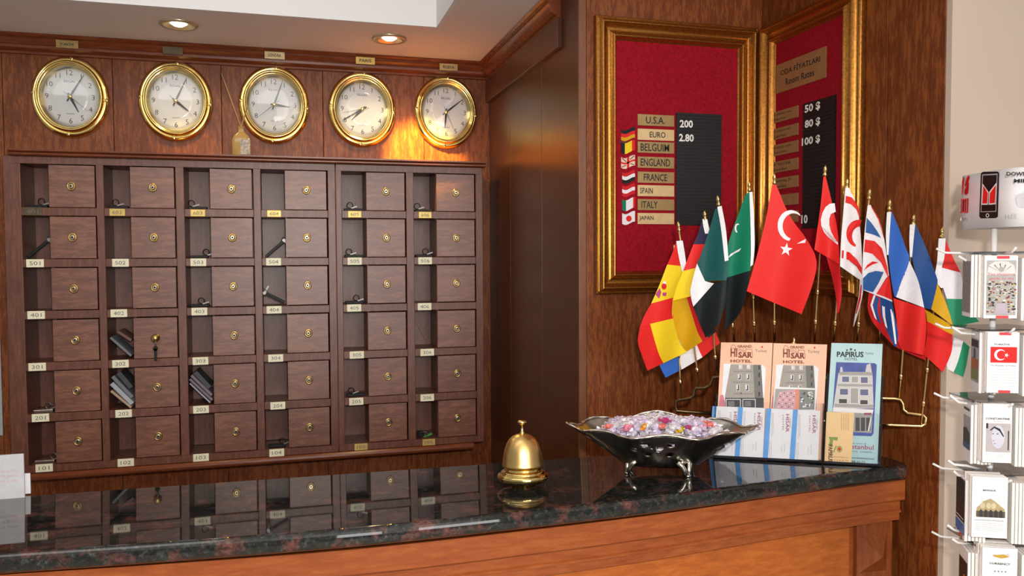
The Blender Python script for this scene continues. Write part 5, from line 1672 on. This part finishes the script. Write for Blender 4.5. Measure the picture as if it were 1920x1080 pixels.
textb(b, 'DOWNLOAD', dr(1922, 326), sS, Z_, 72 * kx, 7.5 * ky, 0, .0006, .03)
textb(b, 'MINI', dr(1916, 339), sS, Z_, 32 * kx, 7 * ky, 0, .0006, .03)
textb(b, 'FREE', dr(1896, 404), sS, Z_, 20 * kx, 8 * ky, 3, .0006)
dpoly([(1917 + 13 * math.cos(a) * (1 - .12 * math.sin(a)), 376 + 14 * math.sin(a)) for a in [k * .35 for k in range(18)]], 4)
dpoly([(1918, 361), (1922, 354), (1925, 355), (1922, 361)], 4)
obj('sign_print', b, [BLACK, WHITE, FC['red'], INK_L, plain('faint_grey_print', (.50, .49, .53), .6)], RACK, fix=False)
# red emblem on the drum's left cheek
b = B()
nC = ang(14 + 90 - 22); sC = side_of(nC)
def cpoly(pts, mi): b.add([cheek(x, y) for x, y in pts], [list(range(len(pts)))], mi)
cpoly([(1803.5, 340), (1806, 333), (1808, 332), (1807.5, 350), (1805, 364), (1803, 366)], 0)
cpoly([(1809, 348), (1813, 332), (1816, 328.5), (1818.5, 331), (1817, 338), (1811, 350)], 0)
cpoly([(1809, 356), (1815, 342), (1817, 342), (1815.5, 362), (1811, 366), (1808.5, 363)], 0)
for k in range(4):
    cpoly([(1802 + k * 3.8, 373), (1804.8 + k * 3.8, 372.5), (1803.6 + k * 3.8, 399), (1801 + k * 3.8, 399.5)], 0)
cpoly([(1801.5, 373), (1816, 371.5), (1816, 373.5), (1801.5, 375)], 0); cpoly([(1800.5, 397), (1814, 396.5), (1814, 398.5), (1800.5, 399.5)], 0)
for k in range(5): cpoly([(1801 + k * 2.7, 408), (1802.8 + k * 2.7, 408), (1802.4 + k * 2.7, 414), (1800.6 + k * 2.7, 414)], 1)
obj('side_emblem', b, [FC['dred'], INK_L], RACK, fix=False)

# ------------------------------------------------------------------ small white cards standing at the left end of the counter
def stand_card(xr0, yt, yb, Yoff, label, w=.09):
    p = PC(xr0, yb); p = p + Y_ * Yoff
    top_ = PY(xr0, yt, p.y).z
    p.z = zc(p.y)
    t = thing('standing_card', label, 'card', p - X_ * w / 2)
    obj('card', B().box((p.x - w, p.y, p.z), (p.x, p.y + .003, top_)), plain('grey_white_card', (.55, .55, .57), .6), t)
    b = B()
    for q in range(3):
        textb(b, 'welcome guests', V((p.x - .030, p.y - .0002, top_ - .026 - .0085 * q)), X_, Z_, .042, .006, 0, .0004)
    obj('card_text', b, plain('faint_red_ink', (.62, .42, .44), .7), t, fix=False)
stand_card(42, 851, 936, .012, 'white printed card standing at the left end of the granite counter', .10)
tag(obj('note_slip', B().box((PC(51, 930).x - .07, PC(51, 930).y + .018, zc(PC(51, 930).y + .018)), (PC(51, 930).x, PC(51, 930).y + .0205, PY(51, 888, PC(51, 930).y + .018).z)), WHITE), 'small blank slip standing behind the printed card at the left', 'note')
# calendar on the wall at the far left
a, c_ = PY(-70, 612, YW - .002), PY(6, 816, YW - .002)
tag(obj('wall_calendar', B().box((a.x, YW - .004, c_.z), (c_.x, YW - .0012, a.z)), plain('calendar_paper', (.40, .43, .46), .6), None), 'pale paper calendar on the wall at the left edge, beside the cabinet', 'calendar')
